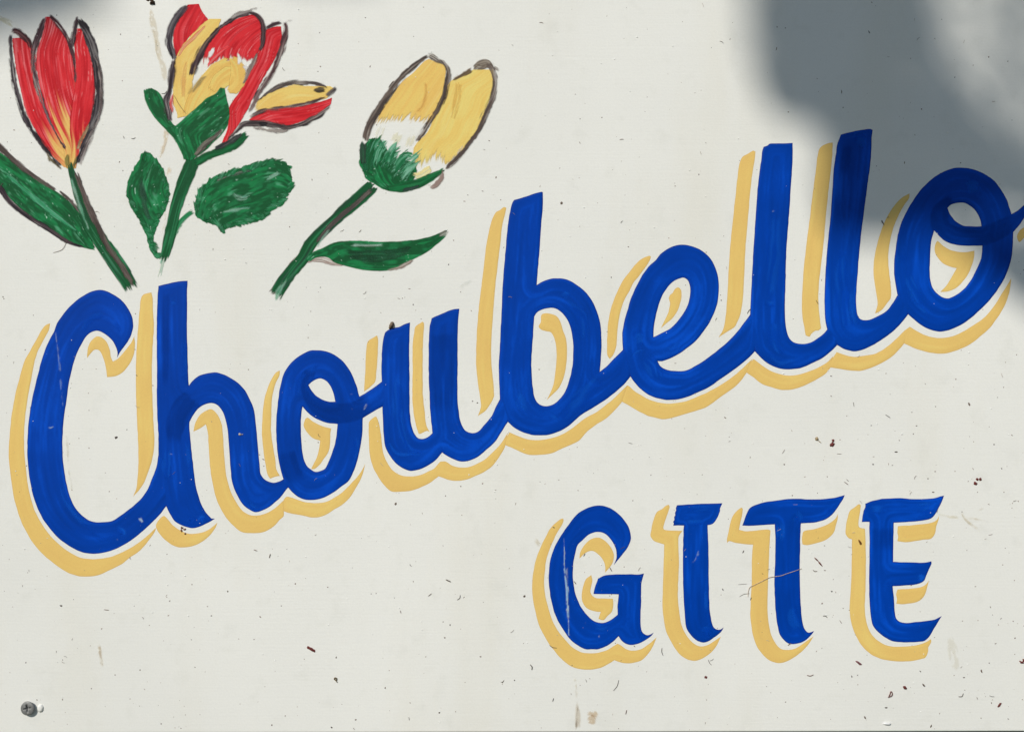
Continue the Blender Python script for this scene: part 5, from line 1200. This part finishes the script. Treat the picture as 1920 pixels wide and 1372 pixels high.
def strand(name, label, cat, polys, mat, rad=0.7, h=0.6):
    V, F = [], []
    for s in polys:
        v, f = tube_verts(curve(s, 1.5), rad, h)
        k = len(V)
        V += v
        F += [tuple(i + k for i in q) for q in f]
    o = mesh_obj(name, world(V), F, mat)
    o["label"] = label
    o["category"] = cat
    return o
strand("web_strand", "pale web strand crossing the stem of the capital T", "web", ["1402,1118 1403,1107 1406,1100 1412,1097 1422,1092 1434,1086 1442,1082 1453,1080 1464,1078.6 1474,1075 1486,1071 1503,1065"], bit_mat("web_silk", (190, 168, 146)), 0.5, 0.45)
strand("hair", "fine dark hair looping beside the ochre edge of the last o", "hair", ["1657,420 1655,417 1653,413.5 1653,416.5 1655,418.5 1657.5,423"], M_DARK, 0.5, 0.4)
strand("hair", "curled olive hair low on the board below the first letters", "hair", ["632,1278 630.5,1275 627,1272 628,1269.5 631,1270 631,1273 628.5,1274.5"], bit_mat("olive_hair", (104, 86, 48)), 0.9, 0.6)
strand("dry_husk", "open purplish husk outline below the capital E", "husk", ["1665,1306 1668,1300 1670,1295 1672.5,1298 1671.5,1302.5 1667,1305 1664.5,1306"], bit_mat("outline_husk", (118, 78, 74)), 0.9, 0.6)

# ---- the specks that nobody could count
def specks():
    r = random.Random(5)
    V, F, Cc = [], [], []
    def add(x, y, a, b, rot, c, h=0.35):
        v, f = dome(x, y, a, b, h, 2, 6, rot, 0.35, r.randrange(9999))
        k = len(V)
        V.extend(world(v))
        F.extend([tuple(i + k for i in q) for q in f])
        Cc.extend([c] * len(v))
    def line(x0, y0, x1, y1, w, c, bend=0.0):
        mx, my = (x0 + x1) / 2 - (y1 - y0) * bend, (y0 + y1) / 2 + (x1 - x0) * bend
        cu = cr_open(np.array([(x0, y0), (mx, my), (x1, y1)]), 1.6)
        v, f = tube_verts(cu, w * 0.5, 0.3, 4)
        k = len(V)
        V.extend(world(v))
        F.extend([tuple(i + k for i in q) for q in f])
        Cc.extend([c] * len(v))
    D = [(96, 84, 74), (112, 98, 88), (82, 74, 70), (122, 100, 90)]
    # those large enough to be placed from the photograph
    for x, y, a, b, rot in [(217.7, 820, 4, 2.6, -.4), (983.4, 1117, 3, 2.8, 0), (1053.6, 381.4, 3, 3.6, .3), (742, 944.5, 2.6, 3.2, 0), (114.6, 1135, 3, 1.6, .3),
                            (1817.5, 758, 2, 4, -.4), (1732, 1283.6, 1.8, 4.6, -.6), (1622, 1344.5, 1.8, 4.4, -.5), (1840, 1257, 2.2, 3.4, -.3), (1662, 1326, 3, 1.6, .2),
                            (554, 1094, 1.8, 2.2, 0), (427, 1108, 1.4, 2, 0), (488, 1156, 2.2, 1.2, .6), (667, 1348.5, 2.4, 1.6, 0), (630.5, 1232, 1.2, 2.4, .4), (722.5, 1289, 1.3, 2.4, .3),
                            (510, 1358.5, 1.8, 1.8, 0), (622, 1363, 2.6, 1.3, .6), (834, 1195, 2, 1.6, .1), (901, 1230.5, 2, 1.4, 0), (965, 1274.5, 1.7, 1.5, 0), (942, 1278.5, 1.8, 1.4, .4),
                            (823.5, 1335.5, 2.2, 2.6, -.6), (844, 1171, 1.8, 1.8, .4), (1038.5, 988.5, 3.4, 1.3, .3), (1459.8, 989.5, 2, 1.6, 0), (1534, 1008, 1.2, 1.0, 0), (1393.5, 1034, 1.4, 3.2, .5),
                            (1355.5, 1105, 1.4, 2.6, -.6), (1559.7, 1108, 2.4, 1.6, .5), (1541.5, 1131, 1.6, 1.6, 0), (1547, 1069, 2.6, 1.0, .1), (1408, 1122, 1.4, 3.2, .3), (1429.5, 1075, 3, 1.0, .6),
                            (256.5, 704, 2.4, 1.3, .6), (286.5, 722.5, 1.6, 1.4, 0), (494, 861, 2.6, 1.1, .55), (886, 752, 1.6, 1.2, .2), (895, 755, 2, 1.6, .3), (864, 911.5, 1.4, 1.6, 0), (835.5, 929, 1.4, 1.6, .3),
                            (1558.5, 705, 2.4, 1.2, .5), (1633.5, 797.5, 1.8, 1.0, 0), (1637, 870.5, 2.2, 1.6, 0), (1718.6, 798, 1.8, 1.4, -.4), (1680, 847, 4.2, 1.2, 0), (1740, 897, 2, 1.4, .2), (1750, 922.5, 3.2, 1.2, .1),
                            (1712.5, 813, 1.2, 1.2, 0), (1864, 833, 1.6, 1.6, .4), (1754, 762, 1.2, 1.0, 0), (5.5, 557, 1.8, 1.4, .6), (226, 65, 1, 1.6, .3), (302, 1356, 1.5, 1.5, 0), (318, 1126, 2, 1, -.3),
                            (1456, 92, 1.2, 4, .2), (1578, 172, 1, 4, 0), (1728, 205, 1.4, 1.4, 0), (1854, 107, 1.6, 1.8, 0), (1630, 61, 1, 4, -.6), (1266, 349, 1.8, 1, 0), (1696, 305, 1, 2.6, .2),
                            (1178, 462.7, 1.6, 1.0, 0), (1146, 520, 1.2, 1.4, 0), (1324, 473, 2.6, .8, -.1), (1360, 783, 3.6, 1.2, .6), (800, 333, 1.6, 2.0, -.3), (930, 333, 1.2, 2.6, .2), (917, 264, 2.6, 1, .6),
                            (224, 304, 1.2, 2.4, .5), (585, 337, .9, 2.6, -.3), (543, 425.5, 1.2, 1.2, 0), (768, 541.5, 2.6, .9, .05), (775, 571, 1.4, 1.4, 0), (841, 496, 1.4, 1.6, 0), (694, 125, 1.2, 2, .2),
                            (1903, 1195.6, 1.6, 1.6, .5), (1899.7, 1164, 1.2, 1.6, 0), (1866.5, 1206, 2.8, 1.2, -.2), (1807, 1269.5, 2.8, 1.1, -.1), (1746, 1361, 1.6, 4, .5), (1597, 1267.5, 1.2, 2.8, -.3), (1608, 1265, 1.2, 1.4, 0),
                            (1541.5, 1131, 1.4, 1.4, 0), (1581, 1140, 1.2, 1.2, 0), (1726, 1258, 2.6, 1, .8), (1323.5, 1269, 4, 2.4, .3)]:
        c = D[r.randrange(4)]
        if (x, y) == (1323.5, 1269):
            c = (104, 58, 56)
        add(x, y, a * .92, b * .92, rot, c, 0.3)
    for x0, y0, x1, y1, w, bd in [(994, 1245, 997, 1255, 1.6, -.2), (857, 1124, 863, 1115, 1.0, .2), (1150, 1294, 1160, 1274, .9, .1), (803, 1117, 809, 1112, 1.0, 0), (836, 1086, 845, 1090, 2.0, 0), (1173, 1338, 1175, 1330, 1.4, 0),
                                  (1241, 1214, 1243, 1228, 1.1, .1), (1328, 1236, 1334, 1246, .9, .1), (1036, 1314, 1038, 1308, 1.2, 0), (100, 474, 126, 452, .8, .18), (1408, 579, 1401, 578 + 10, 1.1, .1), (1530, 563, 1534, 570, 1, 0), (1543, 1154, 1551, 1157, 1.2, -.2),
                                  (1600, 754, 1601, 762, .9, 0), (1660, 777, 1669, 783, .9, 0), (1583, 903, 1590, 908, 1.1, 0), (1587, 898, 1591, 902, .8, 0), (1524, 1068, 1532, 1070, 1.2, .2), (1574, 1162, 1578, 1168, 1, 0), (1797, 1305, 1806, 1299, 1.4, .3),
                                  (1855, 1303, 1864, 1305, .8, .1), (1831, 1306, 1833, 1310, 1.2, 0), (939, 1278, 945, 1274, .9, .2), (1147, 1070, 1143, 1063, 1.4, 0), (1030, 1209, 1044, 1214, 1.0, .1), (1477, 1209, 1483, 1205, 1.4, 0), (303, 176, 313, 171, .9, .2), (327, 180, 348, 213, .8, .03),
                                  (195, 1142, 204, 1143, 1.1, 0), (1076, 1089, 1080, 1094, 1.4, 0), (1513, 1265, 1525, 1264, 1.6, .15), (1094, 1042, 1097, 1037, 1.2, 0), (1163, 1029, 1172, 1024, .8, 0), (1405, 1112, 1386, 1118, .6, .1), (1400, 1094, 1384, 1095, .5, 0),
                                  (505, 1045, 507, 1038, 1.4, 0), (476, 1030, 482, 1032, 1.4, 0)]:
        line(x0, y0, x1, y1, w, D[r.randrange(4)], bd)
    # fine scatter, thicker towards the lower right as on the board
    n = 0
    while n < 1000:
        x, y = r.uniform(-20, 1940), r.uniform(-20, 1368)
        dens = 0.28 + 0.72 * (0.55 * min(1, max(0, (y - 300) / 900)) + 0.45 * min(1, max(0, (x - 600) / 1200)) * min(1, y / 900))
        if r.random() > dens:
            continue
        n += 1
        k = r.random()
        t = r.random()
        fade = 0.16 + 0.66 * r.random() ** 1.2                   # most are pale
        c = np.array(D[r.randrange(4)]) * (1 - fade) + np.array((205, 200, 190)) * fade
        if k < 0.8:
            s = 0.7 + 0.9 * t * t
            add(x, y, s, s * r.uniform(.6, 1), r.uniform(0, 3), c, 0.2)
        elif k < 0.93:
            add(x, y, r.uniform(1.4, 2.6), r.uniform(.6, 1.0), r.uniform(0, 3.1), c, 0.25)
        else:
            a = r.uniform(0, 6.28)
            ln = r.uniform(4, 9)
            line(x, y, x + ln * math.cos(a), y + ln * math.sin(a), r.uniform(.5, 1.0), c, r.uniform(-.2, .2))
    for _ in range(150):                                        # little white nibs in the paint
        x, y = r.uniform(-20, 1940), r.uniform(-20, 1368)
        add(x, y, r.uniform(.8, 1.7), r.uniform(.7, 1.4), 0, (233, 232, 227), 0.5)
    o = mesh_obj("dirt_specks", V, F, M_SPECK, col=alb(np.array(Cc)))
    o["kind"] = "stuff"
    o["label"] = "fine dark specks and grit scattered over the white board"
    o["category"] = "dirt"
M_SPECK = paint_mat("speck_dirt", 0.8, 0.1)
specks()

# ------------------------------------------------------------------ the tree whose shade falls on the board
def tree():
    r = random.Random(21)
    T = thing("tree", "leafy tree behind the viewer whose shade falls on the upper corners of the sign", "tree", (0, 0, 0))
    V, F = [], []
    def at(px, py, d):
        p = Vector(((px - 960) * PX, 0, ZC + (686 - py) * PX))
        return p + SUN * d
    ux = Vector((1, 0, 0)) - SUN * SUN.x
    ux.normalize()
    uy = SUN.cross(ux)
    def leaf(px, py, ln, wd, ang, d, tilt):
        """corner points of one leaf and the outline of its shadow on the board, in pixels"""
        c = at(px, py, d)
        a = (ux * math.cos(ang) + uy * math.sin(ang))
        b = SUN.cross(a)
        a = (a + SUN * tilt).normalized()
        pts = [c + a * (u * ln * PX) + b * (w * wd * PX) - SUN * (0.1 * u * u * ln * PX)
               for u, w in ((-.5, 0), (-.28, .40), (.08, .5), (.5, 0), (.08, -.5), (-.28, -.40))]
        sh = []
        for p in pts:
            q = p - SUN * (p.y / SUN.y)
            sh.append((q.x / PX + 960, 686 - (q.z - ZC) / PX))
        return pts, np.array(sh)
    def region(poly, cover, ln, wd, d0, d1, seed):
        r = random.Random(seed)
        lp = np.array(poly, float)
        (x0, y0), (x1, y1) = lp.min(0), lp.max(0)
        gx, gy = np.meshgrid(np.arange(x0, x1, 9.0), np.arange(y0, y1, 9.0))
        g = np.column_stack([gx.ravel(), gy.ravel()])
        g = g[inside([lp], g)]
        hit = np.zeros(len(g), bool)
        for n in range(2500):
            if hit.mean() >= cover:
                break
            free = np.flatnonzero(~hit)
            px, py = g[free[r.randrange(len(free))]]
            k = 1.0 if n < 900 else 0.55
            pts, sh = leaf(px, py, ln * k * r.uniform(.8, 1.2), wd * k * r.uniform(.8, 1.2), r.uniform(0, 6.28), r.uniform(d0, d1), r.uniform(-.25, .25))
            if not inside([lp], sh).all():
                continue
            hit |= inside([sh], g)
            i = len(V)
            V.extend(tuple(p) for p in pts)
            F.append(tuple(range(i, i + 6)))
    for reg in SHADE:
        region(*reg)
    leaves = mesh_obj("crown", V, F, M_LEAF, T, smooth=False)
    # boughs and trunk
    WV, WF = [], []
    def limb(pts, r0, r1):
        m = len(pts)
        pts = [Vector(p) for p in pts]
        base = len(WV)
        na = 8
        for i, p in enumerate(pts):
            t = (pts[min(i + 1, m - 1)] - pts[max(i - 1, 0)]).normalized()
            n1 = t.orthogonal().normalized()
            n2 = t.cross(n1)
            rr = r0 + (r1 - r0) * i / (m - 1)
            for k in range(na):
                a = 2 * math.pi * k / na
                WV.append(tuple(p + (n1 * math.cos(a) + n2 * math.sin(a)) * rr))
        for i in range(m - 1):
            for k in range(na):
                j = (k + 1) % na
                WF.append((base + i * na + k, base + i * na + j, base + (i + 1) * na + j, base + (i + 1) * na + k))
    # the trunk stands well to the side, so that only the hanging leaves shade what is in view
    root = at(5900, 6300, 4.6)
    root.z = -0.05
    fork = at(5600, -1700, 4.5)
    limb([root, root.lerp(fork, .35) + Vector((.06, 0, 0)), root.lerp(fork, .7) + Vector((-.05, 0, 0)), fork], 0.14, 0.08)
    e1 = at(2500, -1000, 3.9)
    e2 = at(900, -900, 3.8)
    e3 = at(-200, -600, 3.7)
    limb([fork, at(4000, -1500, 4.2), e1, e2, e3], 0.07, 0.010)
    limb([e1, at(2000, -600, 3.7), at(1700, -250, 3.65)], 0.02, 0.004)
    limb([at(2100, -700, 3.75), at(1980, -200, 3.7), at(1900, 150, 3.7), at(1860, 330, 3.7)], 0.010, 0.002)
    limb([e2, at(600, -350, 3.7)], 0.014, 0.003)
    limb([e3, at(0, -200, 3.6)], 0.012, 0.003)
    mesh_obj("trunk", WV, WF, M_BARK, T)

def leaf_mat():
    m, nt, b = new_mat("tree_leaf")
    tc = N(nt, "ShaderNodeTexCoord").outputs["Object"]
    nt.links.new(ramp(nt, noise(nt, tc, 12.0, 3), [(0.3, (0.035, 0.075, 0.02)), (0.7, (0.08, 0.13, 0.035))]), b.inputs["Base Color"])
    b.inputs["Roughness"].default_value = 0.5
    return m
M_LEAF = leaf_mat()
M_BARK = plain_mat("tree_bark", (96, 82, 68), 0.9, 0.4, 18.0)
# outline of each patch of shade on the board (pixels), share covered, leaf length and width (pixels), nearest and farthest distance, seed
SHADE = [
 ([(1380, -260), (1388, 0), (1402, 70), (1406, 140), (1428, 195), (1460, 235), (1510, 248), (1560, 244), (1640, 236), (1700, 250), (1770, 300), (1850, 335), (1990, 350), (1990, 270), (1905, 240), (1850, 190), (1800, 130), (1762, 60), (1752, -260)], .985, 110, 66, 3.0, 3.9, 1),
 ([(1528, 270), (1545, 205), (1640, 170), (1720, 190), (1800, 270), (1990, 330), (1990, 430), (1860, 440), (1700, 400), (1545, 345)], .80, 70, 42, 3.0, 3.8, 2),
 ([(1534, 310), (1560, 280), (1640, 300), (1700, 330), (1780, 345), (1850, 370), (1850, 440), (1740, 448), (1650, 462), (1570, 458), (1540, 420)], .96, 80, 50, 2.7, 3.4, 3),
 ([(1735, 425), (1800, 440), (1900, 415), (1990, 395), (1990, 590), (1925, 592), (1880, 545), (1836, 505), (1785, 468)], .85, 76, 46, 2.7, 3.4, 4),
 ([(1735, -260), (2080, -260), (2080, 300), (1905, 265), (1775, 140), (1745, 40)], .50, 28, 16, 3.7, 4.4, 5),
 ([(-260, -260), (205, -260), (212, -8), (188, 28), (142, 50), (88, 66), (30, 80), (-260, 90)], .985, 90, 54, 2.9, 3.8, 6),
 ([(470, -260), (720, -260), (705, -38), (490, -32)], .93, 80, 48, 3.3, 4.0, 7),
]
tree()
